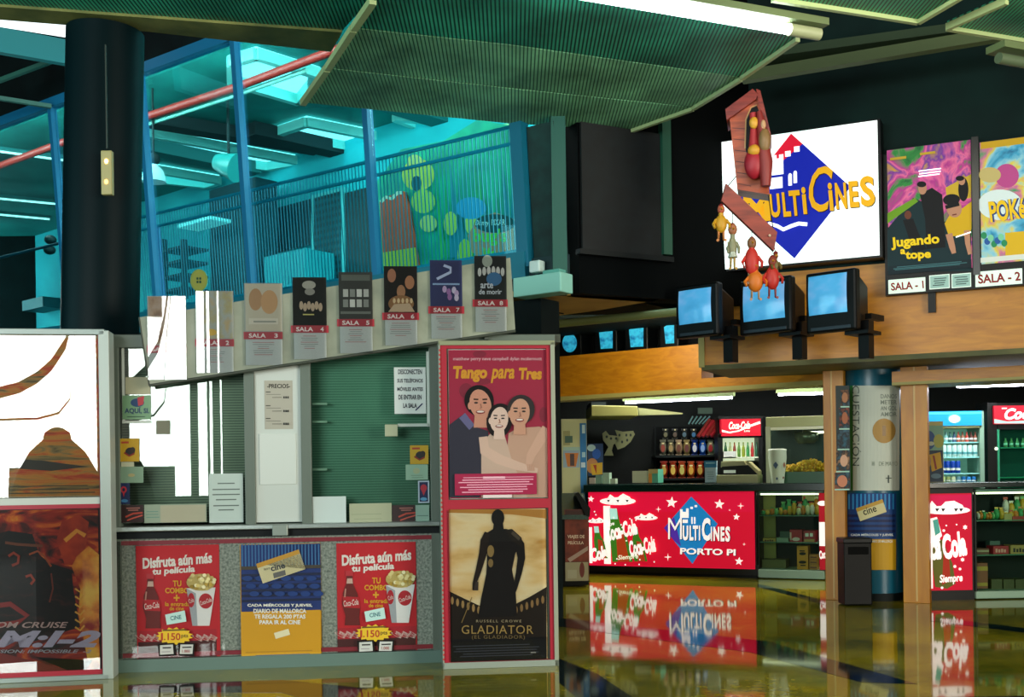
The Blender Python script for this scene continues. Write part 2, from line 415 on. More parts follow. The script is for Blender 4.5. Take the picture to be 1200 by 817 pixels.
# tray ducts along the dark ceiling
md1 = M('#5f7048', .6)
def beam(name, label, a, b, w, h, m, cat='beam', grp=None):
    a = Vector(a); b = Vector(b); d = (b-a).normalized(); n = Vector((-d.y, d.x, 0))*w/2; z = Vector((0, 0, h))
    o = MB().hexa([a-n, b-n, b+n, a+n, a-n+z, b-n+z, b+n+z, a+n+z], m).build(name)
    return tag(o, label, cat, grp)
beam('cable_tray', 'pale green cable tray crossing the dark ceiling above the sign', at_z(870, 97, 5.0), at_z(1260, 33, 5.0), .1, .1, md1, 'cable tray')
beam('cable_tray', 'thinner dull green tray right above the pale cable tray', at_z(880, 74, 5.3), at_z(1150, 38, 5.3), .22, .08, M('#33492f', .6), 'cable tray')

# long tube light
def tube_light(name, label, a, b, r, e, length_cap=.0, rod=0, grp=None, hm=None, col='#eef2ff'):
    a = Vector(a); b = Vector(b); t = thing(name, label, 'light', (a+b)/2, None, grp)
    MB().tube([a, b], r, M(col, .5, emit=e), 12).build('tube', t)
    d = (b-a).normalized(); n = Vector((-d.y, d.x, 0)).normalized()*r*2.2; z = Vector((0, 0, 1))
    lo = a-d*.03 + z*r*1.3; hi = b+d*(.03+length_cap) + z*r*1.3
    MB().hexa([lo-n, hi-n, hi+n, lo+n, lo-n+z*.05, hi-n+z*.05, hi+n+z*.05, lo+n+z*.05], hm or md1).build('housing', t)
    if rod:
        for f_ in (.2, .8):
            p = a.lerp(b, f_); MB().tube([(p.x, p.y, p.z+r*2), (p.x, p.y, rod)], .008, hm or md1, 6).build('hanger', t)
    if length_cap:
        MB().tube([b+d*.02, b+d*length_cap], r*1.25, hm or M('#9aa27e', .45), 14).build('end_cap', t)
    return t
tube_light('tube_light', 'long lit tube light along the perforated ceiling', at_z(640, -14, 4.5), at_z(922, 34, 4.5), .035, 22, .28)
tube_light('tube_light', 'short unlit lamp tube at the right edge under the ceiling', at_z(1170, 68, 4.4), at_z(1260, 84, 4.4), .04, 0, col='#55664c')

# ================================================================= ROUND COLUMN
mcol = M('#001418', .5, spec=.1)
cb = at_y(117.5, 385, 8.6); ct = at_y(124, 21, 8.6); ax = (ct-cb).normalized(); base = cb - ax*(cb.z/ax.z)
t = MB().lathe(base, [(.288, 0), (.288, (4.84)/ax.z)], mcol, 48, axis=ax).build('column'); tag(t, 'thick round dark column rising behind the left poster case', 'column')
PX = FR(8.26)
q = thing('wall_lamp', 'small cream emergency lamp box hung on the round column', 'lamp', PX.P(124, 228), PX)
MB().pbox(PX, 118, 176, 131, 228, 0, .05, M('#a8a06a', .4)).build('casing', q, bev=.008)
MB().pbox(PX, 123.5, 52, 125, 174, .0, .012, M('#1d2b22')).build('conduit', q)
a = MB(); c = PX.P(124.5, 213, .05); a.ball(c, (.014, .01, .018), M('#ffb050', emit=6)); a.build('bulb', q); a = MB(); c = PX.P(124.5, 189, .05); a.ball(c, (.014, .01, .018), M('#ffc060', emit=10)); a.build('bulb', q)

# ================================================================= GLASS SCREEN (leaning)
mblue = M('#129ac0', .45, .1); mblue2 = M('#1878a8', .45)
mullx = [64, 170, 283, 432]
uL = PG.uv(-30, 200)[0]; uR = PG.uv(617, 220)[0]
win = MB(); VT = 2.93
for x in mullx:
    u = PG.uv(x, 200, .05)[0]; win.box(PG, u-.035, 0.0, u+.035, VT, -.03, .06, mblue2)
win.box(PG, uR-.1, -.1, uR+.03, VT, -.04, .08, M('#0a6a86', .4))
win.box(PG, uL-.5, VT-.06, uR, VT+.06, -.05, .07, mblue2)
win.box(PG, uL-.5, -.2, uR, .04, -.05, .1, M('#0d6f86', .45))
u = PG.uv(184, 290, -.05)[0]
w1 = win.build('window_1', origin=PG.mat(PG.pt(uR, 0, 0))); struct(w1)
mg = GLASS('#d4fafc', .4, 1.4)
ed = [uL-.5]+[PG.uv(x, 200, .05)[0] for x in mullx]+[uR-.1]
for a_, b_ in zip(ed[:-1], ed[1:]):
    MB().box(PG, a_+.035, .04, b_-.035, VT-.06, -.004, .004, mg).build('pane', w1)
# black upstand over the screen
struct(MB().box(PG, uL-.5, VT+.06, uR+.2, VT+1.2, -.3, -.1, mdark).build('wall_upper'))
# railing behind it
q = thing('railing', 'blue barred railing running behind the leaning glass screen', 'railing', PG.pt(uR, 0, -.45), PG)
w = -.4
vt = PG.uv(430, 190, w)[1]; vm = PG.uv(430, 208, w)[1]; vb = PG.uv(440, 321, w)[1]
u0 = PG.uv(160, 250, w)[0]; u1 = PG.uv(606, 200, w)[0]
mr = M('#1593b0', .5)
for v in (vt, vm, vb): MB().box(PG, u0, v-.015, u1, v+.015, w-.015, w+.015, mr).build('rail', q)
nb = 4
for i in range(nb):
    a = u0+(u1-u0)*i/nb; b_ = u0+(u1-u0)*(i+1)/nb; bm = MB(); n = int((b_-a)/.05)
    for j in range(n):
        uu = a+(j+.5)*(b_-a)/n; bm.box(PG, uu-.0045, vb, uu+.0045, vt, w-.004, w+.004, mr)
    bm.build('baluster_panel', q)
bm = MB()
for x in (184, ):
    u = PG.uv(x, 290, w)[0]; bm.box(PG, u-.05, 0, u+.05, vm, w-.03, w+.03, M('#1668b0', .45))
bm.build('post', q)
# thin handrail at far left
a_ = PG.P(-20, 307, -.3); b_ = PG.P(74, 284, -.3)
tag(MB().tube([a_, b_], .02, M('#0b4a5c')).build('handrail'), 'thin dark handrail behind the glass left of the column', 'handrail')

# ---------------------------------------------------------------- upper hall beyond the glass
mt1 = NM(['#0a5c5a', '#159088'], .7, rough=.7, spec=.3); mt2 = NM(['#12a4b0', '#30d0d8'], .6, rough=.7, spec=.3)
hf = MB()
def up(x, y): return PGB.pt(x, 0, y)
A0 = PGB.pt(-9, 0, -.5); A1 = PGB.pt(UC_-.1, 0, -.5); B1 = PGB.pt(UC_-.1, 0, -9.5); B0 = PGB.pt(-9, 0, -9.5)
o = MB().slab([(p.x, p.y) for p in (A0, A1, B1, B0)][::-1], 3.1, 3.3, M('#04100e', .9, spec=.1)).build('floor_upper'); struct(o)
o = MB().slab([(p.x, p.y) for p in (PGB.pt(-9, 0, -.9), PGB.pt(UC_-.1, 0, -.9), B1, B0)][::-1], 6.85, 7.0, mt1).build('ceiling_upper'); struct(o)
uH0 = PH.uv(-200, 300)[0]; uH1 = PH.uv(640, 300)[0]
struct(MB().box(PH, uH0, 3.3, uH1+1.2, 6.85, -.2, 0, mt2).build('wall_upper_back'))
msky = M('#9ff0f4', .5, emit=2.6); mrimh = M('#7fd8d0', .5)
def skylight(pts, label, rim=True):
    z = 6.8; q_ = [at_z(x, y, z) for x, y in pts]; c = sum(q_, Vector())/len(q_)
    t = thing('skylight', label, 'skylight', (c.x, c.y, z))
    MB().slab([(p.x, p.y) for p in q_], z, z+.03, msky).build('pane', t)
    fr = MB(); n = len(q_)
    for i in range(n):
        a, b_ = q_[i], q_[(i+1) % n]; d = (b_-a).normalized(); s_ = Vector((-d.y, d.x, 0))*.05; zz = Vector((0, 0, -.14))
        fr.hexa([a-s_+zz, b_-s_+zz, b_+s_+zz, a+s_+zz, a-s_, b_-s_, b_+s_, a+s_], mrimh)
    fr.build('frame', t)
skylight([(321, 151), (359, 138), (447, 156), (408, 167)], 'bright skylight beyond the glass above the dark door')
skylight([(160, 148), (350, 184), (313, 191), (160, 170)], 'long bright skylight beyond the glass just right of the round column')
skylight([(160, 190), (257, 207), (241, 212), (160, 203)], 'narrow low skylight beyond the glass beside the white pendant lamp')
skylight([(462, 131), (552, 139), (508, 149)], 'three-cornered skylight beyond the glass under the perforated ceiling edge')
skylight([(270, 66), (300, 57), (375, 81), (350, 112), (270, 88)], 'largest skylight beyond the glass, crossed by the red pipe')
# hall beams
mb_ = M('#045a58', .6); mb2 = M('#021f22', .8)
def hb(label, p, q_, z, w_, h_, m, name='beam', cat='beam'):
    beam(name, label, at_z(p[0], p[1], z), at_z(q_[0], q_[1], z), w_, h_, m, cat)
hb('dark cross beam beyond the glass above the long skylight', (168, 146), (372, 180), 6.62, .3, .18, mb2)
hb('dark cross beam beyond the glass between the two middle skylights', (292, 160), (430, 190), 6.6, .35, .2, mb2)
hb('dark cross beam beyond the glass below the long skylight', (168, 178), (300, 205), 6.6, .3, .2, mb_)
hb('dark cross beam beyond the glass left of the ceiling corner', (370, 100), (560, 160), 6.6, .35, .2, mb_)
tag(MB().tube([at_z(-40, 209, 6.45), at_z(90, 161, 6.45), at_z(168, 138, 6.45), at_z(275, 103, 6.45), at_z(400, 56, 6.45)], .055, M('#9a2018', .5)).build('pipe'), 'red pipe running under the upper hall ceiling', 'pipe')
tag(MB().tube([at_z(168, 147, 6.4), at_z(275, 112, 6.4), at_z(360, 82, 6.4)], .03, M('#8fd8c8', .45)).build('pipe'), 'thin pale pipe just below the red pipe', 'pipe')
beam('beam', 'pale cyan steel beam at top left above the glass screen', at_z(-60, 52, 6.2), at_z(100, 80, 6.2), .1, .28, M('#3fa0a8', .5))
beam('beam', 'thin dull steel beam left of the column over black void', at_z(-60, 108, 6.2), at_z(60, 127, 6.2), .06, .05, M('#4f7f74', .5))
beam('beam', 'short slanting steel beam at the left under the cyan beam', at_z(-20, 104, 6.4), at_z(66, 72, 6.4), .05, .05, M('#3b7466', .5))
sk = [at_z(x, y, 6.9) for x, y in ((-60, 18), (90, 28), (90, 46), (-60, 22))]
tag(MB().slab([(p.x, p.y) for p in sk], 6.9, 6.93, M('#f0fbff', .5, emit=1.6)).build('skylight'), 'white skylight strip at the top left corner', 'skylight')
for i, (a_, b_, lb) in enumerate((((-40, 172), (75, 188), 'upper'), ((-10, 232), (75, 240), 'middle'), ((-40, 248), (58, 257), 'lowest'))):
    tube_light('tube_light', lb+' of three thin tube lights behind the glass left of the column', at_z(*a_, 6.6), at_z(*b_, 6.6), .018, 2.2, col='#c8fff4', hm=M('#0b6a6a'))
# clerestory
tag(MB().prism(PG, [(160, 97), (285, 60), (300, 93), (160, 138)], -2.75, -2.7, M('#8fd6bc', .6, emit=.35)).build('clerestory_window'), 'pale green lit clerestory above the red pipe', 'window')
# things standing in the hall
def hallbox(name, label, cat, x0, y0, x1, y1, w0, w1, m, **k_):
    return tag(MB().pbox(PH, x0, y0, x1, y1, w0, w1, m).build(name, origin=PH.mat(PH.P((x0+x1)/2, y1, w0))), label, cat)
q = thing('shutter_door', 'dark louvred door in a pale frame beyond the glass', 'door', PH.P(385, 335, .1), PH)
MB().pbox(PH, 365, 224, 403, 345, .02, .12, M('#57c6c8')).build('frame', q)
MB().pbox(PH, 368, 228, 399, 345, .1, .14, STR('#03333b', '#075860', 9, 'Z')).build('leaf', q)
hallbox('display_board', 'large dark board beyond the glass left of the louvred door', 'board', 312, 240, 364, 292, .02, .08, M('#03303a'))
hallbox('shop_counter', 'pale cyan counter front beyond the glass under the dark board', 'counter', 310, 296, 357, 345, .2, .8, M('#1fb5c0'))
hallbox('dark_opening', 'dark doorway beyond the glass right of the louvred door', 'doorway', 405, 222, 437, 345, .02, .1, M('#02252c'))
hallbox('service_unit', 'dark angular unit beyond the glass behind the yellow round sticker', 'cabinet', 246, 215, 300, 350, .3, .75, M('#04404a'))
hallbox('shelf_light', 'lit canopy beyond the glass above the dark angular unit', 'light', 208, 258, 246, 262, 1.0, 1.4, M('#7fe8e8', emit=.7))
q = thing('rack', 'open dark rack with two levels beyond the glass next to the column', 'rack', PH.P(200, 350, 1.2), PH)
rk = MB()
for y in (290, 306, 322, 338): rk.pbox(PH, 189, y, 214, y+3, 1.0, 1.5, M('#023840'))
for x in (189, 212): rk.pbox(PH, x, 280, x+2, 350, 1.4, 1.5, M('#023840'))
rk.build('frame', q)
q = thing('pendant_lamp', 'white dome pendant lamp beyond the glass right of the column', 'lamp', at_y(180, 212, 15.5))
c = at_y(180, 205, 15.6); MB().lathe((c.x, c.y, c.z-.1), [(.17, 0), (.165, .06), (.13, .16), (.06, .24), (.03, .26)], M('#b9ecf0', emit=.25), 20).build('shade', q)
MB().tube([(c.x, c.y, c.z+.1), (c.x, c.y, 6.85)], .015, mb2).build('cord', q); MB().ball((c.x, c.y, c.z+.22), .09, mb2).build('fitting', q)
q = thing('projector_lamp', 'round floodlight hanging beyond the glass under the long skylight', 'lamp', at_y(268, 190, 15.6))
c = at_y(268, 194, 15.4); MB().lathe(c, [(.05, -.25), (.12, -.2), (.19, .1), (.2, .16)], M('#2a9c98', .4), 20, axis=(.85, -.4, -.35)).build('shade', q)
MB().tube([c, (c.x, c.y, 6.85)], .02, mb2).build('bracket', q)
hallbox('wall_panel', 'pale rectangular panel beyond the glass at the far left', 'panel', -30, 331, 30, 352, .02, .1, M('#8fd8d8'))
hallbox('wall_box', 'dark box beneath the pale panel at the far left beyond the glass', 'box', 26, 350, 50, 362, .02, .5, M('#055059'))
for x, y, l in ((59, 281, 'upper'), (58, 293, 'lower')):
    c = PG.P(x, y, -.9); tag(MB().ball(c, (.09, .09, .07), M('#02282c')).build('speaker'), l+' of two small dark wall speakers left of the column', 'speaker')
# cardboard standee behind glass
SP = Plane(tuple(PG.pt(0, 0, -.9))[:2], tuple(PG.pt(1, 0, -.9))[:2])
q = thing('cardboard_standee', 'large colourful cardboard film display behind the glass, with a salmon popcorn box', 'display', SP.P(520, 312, 0), SP)
a = Art(SP, .02)
a.prism(SP, [(436, 330), (440, 215), (470, 175), (520, 165), (560, 140), (612, 150), (640, 330)], -.03, .02, NM(['#0b8f6e', '#1fc79a', '#0a7a80'], 1.3, rough=.6))
a.build('back_board', q)
a = Art(SP, .10)
a.prism(SP, [(445, 237), (449, 232), (472, 224), (478, 248), (488, 315), (450, 318)], .03, .1, M('#ff6440'))
a.Pg([(449, 296), (487, 290), (489, 318), (450, 320)], M('#e6e04a'))
a.L([(446, 237), (452, 231), (459, 233), (466, 226), (472, 226)], 2, M('#e8f8d8')); a.build('popcorn_box', q)
a = Art(SP, .08)
for x, y, r, c in ((490, 205, 19, '#d9e25c'), (496, 236, 14, '#b8dc60'), (486, 190, 9, '#e2e880'), (502, 262, 10, '#d6e07a')): a.E(x, y, r, r, M(c))
a.E(488, 215, 6, 9, M('#0c5c66')); a.build('pale_blobs', q)
a = Art(SP, .05)
random.seed(3)
for i in range(16):
    x = 520+i*6; a.Pg([(x-5, 305), (x-8+random.uniform(-4, 4), random.uniform(175, 235)), (x+3, 300)], M(random.choice(['#12b06a', '#0fa08a', '#3cc46a', '#0c8fa0'])))
a.E(528, 262, 8, 14, M('#c9e060')); a.E(552, 262, 7, 13, M('#d4e26a')); a.E(545, 300, 9, 20, M('#b8d84a')); a.E(552, 244, 18, 13, M('#22a6d8'))
a.build('leaf_cluster', q)
a = Art(SP, .14); a.prism(SP, [(548, 276), (560, 256), (580, 249), (600, 256), (607, 277), (600, 300), (570, 312), (553, 295)], .1, .14, M('#e09a70'))
a.E(580, 262, 24, 11, M('#10504e')); a.T('Disney', 557, 258, 573, 266, M('#eafaf0'), shear=.2); a.T('PIXAR', 576, 257, 592, 264, M('#eafaf0'))
a.T("bug's", 554, 268, 594, 288, M('#7ee04a'), .03); a.T('life', 565, 290, 582, 303, M('#7ee04a'), .03); a.build('title_sign', q)
# tall pale strip wall at the right end of the hall
tag(MB().prism(PG, [(560, 150), (606, 143), (606, 300), (585, 300), (572, 230)], -1.5, -1.4, M('#9fc08a', .7)).build('partition'), 'pale yellowish partition behind the glass at its right end', 'partition')

# ================================================================= CORNER PANELS RIGHT OF THE GLASS
uC = PGB.uv(664, 250)[0]
o = MB().box(PG, uR+.04, -.1, PG.uv(653, 220)[0], 1.17, -.12, .0, NM(['#03211f', '#083a36'], 5, rough=.7)).build('cladding_board'); tag(o, 'dark teal panel between the glass screen and the corner post', 'panel')
o = MB().abox(PD.pt(0, 0).x-.1, 10.02, 3.0, PD.pt(0, 0).x+.03, 10.18, 6.8, M('#15564a', .5)).build('corner_post'); tag(o, 'green steel post at the corner beside the dark wall panel', 'post')
struct(MB().box(PD, 0.2, 3.03, 2.45, 7.0, -.3, -.06, M('#020506', .9, spec=.1)).build('wall_flank'))
q = thing('wall_panel', 'large black framed wall panel with a green upright beside the sign', 'panel', PD.P(720, 300, 0), PD)
MB().pbox(PD, 682, 150, 776, 296, -.05, -.02, NM(['#05090b', '#0b1416'], 8, rough=.8)).build('panel', q)
MB().pbox(PD, 777, 120, 787, 298, -.05, .02, M('#1d5340', .5)).build('upright', q)
MB().pbox(PD, 680, 296, 790, 302, -.05, .03, M('#0a1214', .5)).build('lower_rail', q)
# mezzanine fascia, fixtures, soffit
struct(MB().box(PGB, uL, 3.03, uC, 3.36, -.04, .02, M('#0b2c30', .6)).build('trim_12'))
q = thing('wall_heater', 'pale green long casing under the right end of the glass screen', 'casing', PGB.P(628, 345, .2), PGB)
MB().pbox(PGB, 601, 322, 657, 345, .02, .22, M('#8fd0c2', .5)).build('casing', q, bev=.01)
MB().pbox(PGB, 636, 316, 655, 324, .02, .14, M('#5aa89a', .5)).build('junction', q)
tag(MB().pbox(PGB, 619.5, 305, 632, 319, .04, .14, M('#c8e0dc', .5)).build('speaker', bev=.015), 'small white box speaker on the casing under the glass', 'speaker')
sf = [at_z(x, y, 3.03) for x, y in ((560, 349), (664, 346), (776, 351), (700, 364), (640, 372), (560, 378))]
struct(MB().slab([(p.x, p.y) for p in sf], 3.03, 3.08, NM(['#b08a44', '#cca458'], 2, rough=.7)).build('ceiling_soffit'))
struct(MB().slab([(p.x, p.y) for p in [at_z(600, 358, 3.02), at_z(660, 368, 3.02), at_z(661, 368.6, 3.02), at_z(600, 358.7, 3.02)]], 3.02, 3.03, DARK).build('trim_13'))
o = MB().tube([at_z(560, 389, 2.96), at_z(800, 365, 2.96)], .042, M('#8f9a60', .45)).build('pipe'); tag(o, 'pale olive pipe above the row of small blue monitors', 'pipe')
struct(MB().box(PL, -1.2, 2.84, 3.6, 3.6, -.5, -.3, M('#030608', .9)).build('wall_band'))

# small monitors on the ledge
mscr = NM(['#0a5f9a', '#38b4d8', '#0d86b0'], 9, rough=.3, emit=.55, const=False)
def small_mon(x0, y0, x1, y1, label, rnd=False):
    q = thing('small_monitor', label, 'monitor', PL.P((x0+x1)/2, y1+4, -.1), PL, 'row of small blue monitors')
    cs_ = MB().pbox(PL, x0-5, y0-4, x1+5, y1+5, -.28, -.04, M('#05080a', .4)).build('casing', q, bev=.015)
    a = Art(PL, -.036)
    if rnd: a.E((x0+x1)/2, (y0+y1)/2, (x1-x0)/2, (y1-y0)/2, mscr)
    else: a.Pg([(x0, y0+2.5), (x0+3, y0+.5), (x1, y0), (x1, y1-.8), (x0+2, y1)], mscr)
    a.build('screen', cs_)
small_mon(659, 391, 676, 413, 'round-screened blue monitor, leftmost on the ledge above the snack counter', True)
small_mon(702, 387, 718, 409, 'small blue monitor second from the left on the ledge')
small_mon(737, 384, 754, 407, 'small blue monitor third from the left, pale streak on its screen')
small_mon(778, 381, 790, 403, 'small blue monitor nearest the big televisions')

# ================================================================= TIMBER FASCIAS
mw = WOOD('#b06e0a', '#cc8a16', (.5, 3, 7)); mw2 = WOOD('#b4720c', '#cc8e18', (3, 3, .6))
medge = M('#a8a05a', .5)
def lowfascia(x0, x1, ztop):
    u0 = PL.uv(x0, 460)[0]; u1 = PL.uv(x1, 440)[0]
    return MB().box(PL, u0, 2.314, u1, ztop, -.3, 0, mw), u0, u1
b1, u0, u1 = lowfascia(640, 822, 2.84); b1.box(PL, u0, 2.28, PL.uv(975, 440)[0], 2.33, -.3, .02, medge)
b2, u2, u3 = lowfascia(822, 975, 2.44); b1.v += []; 
o = b1.build('trim_14'); struct(o); o = b2.build('trim_15'); struct(o)
# upper fascia
uf0 = PF.uv(823, 428)[0]; uf1 = PF.uv(1320, 400)[0]
struct(MB().box(PF, uf0, 2.45, uf1, 3.33, -.06, 0, mw).build('trim_16'))
struct(MB().box(PF, uf0-.03, 2.43, uf0+.03, 2.8, -.9, .03, medge).build('trim_17'))
so = [PF.pt(uf0, 0, .02), PF.pt(uf1, 0, .02), PF.pt(uf1, 0, -1.4), PF.pt(uf0, 0, -1.1)]
struct(MB().slab([(p.x, p.y) for p in so], 2.40, 2.45, NM(['#3c4220', '#6a6a38'], 2, rough=.6)).build('ceiling_lower'))
struct(MB().box(PF, uf0+.12, 3.33, uf1, 7.5, -.1, -.02, mwall).build('wall_sign'))
# lintel over the right hand counter
struct(MB().pbox(PP, 1045, 429, 1320, 443, -.5, .12, mw).build('trim_18')); struct(MB().pbox(PP, 1045, 442, 1320, 445.5, -.5, .13, medge).build('trim_19'))

# ================================================================= PILLARS
def pillar(x0, x1, label, base_y, sx):
    q = thing('timber_pillar', label, 'pillar', PP.P((x0+x1)/2, base_y, 0), PP)
    u0, u1 = PP.uv(x0, 580)[0], PP.uv(x1, 580)[0]; us = PP.uv(sx, 580)[0]
    MB().box(PP, u0, 0, u1, 2.42, -.16, 0, mw2).build('shaft', q, bev=.004)
    MB().box(PP, us-.008, 0.02, us+.008, 2.41, 0, .008, M('#d8b468', .4)).build('metal_strip', q)
pillar(966, 990, 'timber-faced pillar left of the round poster column', 700, 976)
pillar(1057, 1088, 'timber-faced pillar right of the round poster column', 706, 1073)
cc = at_y(1023, 560, 11.75); R_ = .3
mteal = M('#0a5a72', .3)
q = thing('poster_column', 'round teal column wrapped in posters between the two timber pillars', 'column', (cc.x, cc.y, 0))
MB().lathe((cc.x, cc.y, 0), [(R_, 0), (R_, 2.4)], mteal, 40).build('shaft', q)
MB().lathe((cc.x, cc.y, 0), [(R_+.012, 0), (R_+.012, .08)], M('#051012'), 40).build('foot_ring', q)
class CylArt(Art):
    """artwork bent round the column; x,y are picture positions on the tangent plane"""
    def __init__(s, r): super().__init__(FR(cc.y), 0); s.r = r
    def bend(s, x, y):       # where the sight line meets the shaft
        d = ray(x, y); a2 = d.x**2+d.y**2; b2 = d.x*cc.x+d.y*cc.y; c2 = cc.x**2+cc.y**2-s.r**2
        D = max(0, b2*b2-a2*c2); t = (b2-math.sqrt(D))/a2; p = CAM+d*t
        return (math.atan2(p.x-cc.x, cc.y-p.y), p.z)
    def put(s, pts, fs, m):
        s.r += .0006
        s.add([(cc.x+s.r*math.sin(g), cc.y-s.r*math.cos(g), z) for g, z in pts], fs, m)
    def R(s, x0, y0, x1, y1, m, n=14):
        pts = [s.bend(x0+(x1-x0)*i/n, y) for y in (y1, y0) for i in range(n+1)]
        s.put(pts, [(i, i+1, n+2+i, n+1+i) for i in range(n)], m); return s
    def Pg(s, pts, m):
        if len(pts) != 4:
            k_ = len(pts); cx = sum(p[0] for p in pts)/k_; cy = sum(p[1] for p in pts)/k_
            g = [s.bend(cx, cy)] + [s.bend(cx+(p[0]-cx)*f_, cy+(p[1]-cy)*f_) for f_ in (.34, .67, 1) for p in pts]
            fs = [(0, 1+i, 1+(i+1) % k_) for i in range(k_)] + [(1+r*k_+i, 1+(r+1)*k_+i, 1+(r+1)*k_+(i+1) % k_, 1+r*k_+(i+1) % k_) for r in (0, 1) for i in range(k_)]
            s.put(g, fs, m); return s
        n = 10; g = []
        for j in (0, 1):
            for i in range(n+1):
                t_ = i/n; p_, q_ = (pts[0], pts[1]) if j else (pts[3], pts[2]); g.append(s.bend(p_[0]+(q_[0]-p_[0])*t_, p_[1]+(q_[1]-p_[1])*t_))
        s.put(g, [(i, i+1, n+2+i, n+1+i) for i in range(n)], m); return s
    def T(s, t, x0, y0, x1, y1, m, bold=.01, shear=0, rot=0, spacing=1):
        vs, fs = text_mesh(t, bold, shear, spacing); cx, cy = (x0+x1)/2, (y0+y1)/2; c, d = math.cos(math.radians(rot)), math.sin(math.radians(rot)); out = []
        for a, b in vs:
            x = x0+(x1-x0)*a-cx; y = y1-(y1-y0)*b-cy; out.append(s.bend(cx+x*c+y*d, cy-x*d+y*c))
        s.put(out, fs, m); return s
a = CylArt(R_+.004); a.R(996, 452, 1054, 575, M('#c9d2c6')); a.R(996, 452, 999.5, 575, M('#1f7a3c'))
a.T('CUESTACIÓN', 957, 494, 1051, 504, M('#4a5a54'), -.005, rot=-90)
for i, t_ in enumerate(('DANOS', 'METER', 'AN GOL', 'AMOR')): a.T(t_, 1032, 462+i*7, 1051, 467+i*7, M('#7d8a80'), .01)
a.Pg([(1036+13.5*math.cos(k*.2618), 505+14.5*math.sin(k*.2618)) for k in range(24)], M('#b08a45', .5))
a.T('1', 1034, 499, 1038, 511, M('#8a672c', .4), .03)
a.T('III   DE MAYO', 1022, 541, 1052, 546, M('#93a092'), 0); a.R(1040.5, 557, 1042, 566, M('#3a4a44')); a.R(1038, 560, 1045, 561, M('#3a4a44'))
o = a.build('poster', origin=Matrix.Translation((cc.x, cc.y-R_, 1.2))); tag(o, 'white poster with green edge and gold disc wrapped round the column', 'poster')
a = CylArt(R_+.003); a.R(993, 578, 1050, 632, M('#0a3f80')); 
for i in range(12): a.R(994+i*4.7, 579, 996+i*4.7, 597, M('#2f8fd0'), 2)
for i in range(4): a.R(994, 603+i*6, 1049, 606+i*6, M('#061f52'))
a.R(993, 632, 1050, 668, M('#d0a010')); a.T('CADA MIÉRCOLES Y JUEVES,', 997, 625, 1047, 629, WHITE, .02); a.T('DIARIO DE MALLORCA', 1020, 633, 1046, 636, WHITE, .02)
a.Pg([(1003, 596), (1034, 585), (1039, 600), (1008, 611)], M('#d8cf9a')); a.Pg([(1003, 596), (1034, 585), (1035.5, 589), (1004.5, 600)], M('#c49a3a')); a.T('cine', 1011, 594, 1027, 602, BLACK, .01, rot=18)
o = a.build('poster', origin=Matrix.Translation((cc.x, cc.y-R_, .5))); tag(o, 'blue and yellow ticket poster low on the round column', 'poster')
# narrow hanging strip of film stills
SPn = FR(11.3)
def dr(a):
    cs = ['#8a5a3a', '#a04a3a', '#1d5a70', '#c0906a', '#b86a4a']
    for i, (y0, y1) in enumerate(((457, 476), (478, 502), (504, 526), (528, 552), (554, 573))):
        x = 986-i*.5
        a.R(x-1-i*1.2, y0, 995.5, y1, NM([cs[i], '#101a20', '#3a6a80'], 14)); a.R(x-1-i*1.2, y1, 995.5, y1+1.6, M('#a8d8c8'))
    a.E(990, 466, 3.5, 6, M('#b0764e')); a.E(990, 490, 3.5, 7, M('#a8603c')); a.E(989, 540, 4.5, 7, M('#d0a488')); a.E(987, 564, 6, 7, M('#c88060'))
sheet('photo_strip', 'narrow hanging strip of colour film stills left of the white column poster', 'photo strip', SPn, 0, 980, 452, 996, 575, M('#0a2a2c'), dr)
# black litter bin
q = thing('litter_bin', 'tall black litter bin in front of the round poster column', 'bin', FR(11.1).P(1005, 709), FR(11.1))
b_ = FR(11.1); MB().pbox(b_, 989.5, 636, 1022, 709.5, -.24, 0, M('#010202', .5)).build('body', q, bev=.012)
MB().pbox(b_, 988.5, 631, 1022.5, 637, -.25, .01, M('#0a0d0f', .4)).build('lid', q, bev=.01); MB().pbox(b_, 994, 641, 1018, 650, 0, .004, M('#010202', .9)).build('opening', q)
# ================================================================= LEFT POSTER CASE
mred = M('#a3142c', .45); malu = M('#8f9c98', .4, .2); mgl = GLASS('#ffffff', 1.6, 1.62)
mpost = M('#6e7a70', .5)
q = thing('poster_case', 'tall red-edged double poster case at the left edge, nearest the camera', 'poster case', PC.P(62, 800), PC)
u0 = PC.uv(-60, 600)[0]; u1 = PC.uv(123, 600)[0]; zt = PC.uv(62, 388)[1]; zb = PC.uv(62, 795)[1]
MB().box(PC, u0, .03, u1, zt-.02, -.12, 0, M('#30383a')).build('back_box', q)
f = MB(); f.box(PC, u0, zt-.03, u1+.02, zt+.01, -.14, .05, malu); f.box(PC, u0, 0.0, u1+.02, zb+.02, -.12, .05, malu); f.box(PC, u1-.02, 0, u1+.05, zt, -.14, .05, M('#a9b4ae', .4, .1)); f.build('frame', q, bev=.004)
f = MB()
for y0, y1 in ((584, 592), (592, 597), (788, 794)): f.pbox(PC, -60, y0, 121, y1, 0, .03, mred if y0 != 584 else M('#c3c8c0'))
f.pbox(PC, 117, 392, 123, 794, 0, .03, mred); f.build('red_border', q)
def drA(a):
    m1 = NM(['#2d2c1c', '#8d7a44', '#c8862e', '#c4441e', '#5a4c28'], 4, (.7, 1, 5), dist=1.2, lo=.25, hi=.75)
    a.R(-58, 396, 116, 582, m1)
    a.Pg([(-10, 541), (20, 538), (52, 540), (80, 544), (104, 547), (60, 552), (30, 550), (0, 548)], M('#2a2a1a')); a.lines(-40, 568, 112, 580, 3, M('#4a4228'), .6)
    a.L([(118, 420), (110, 428), (112, 445), (118, 450)], 3, M('#7a5a30'))
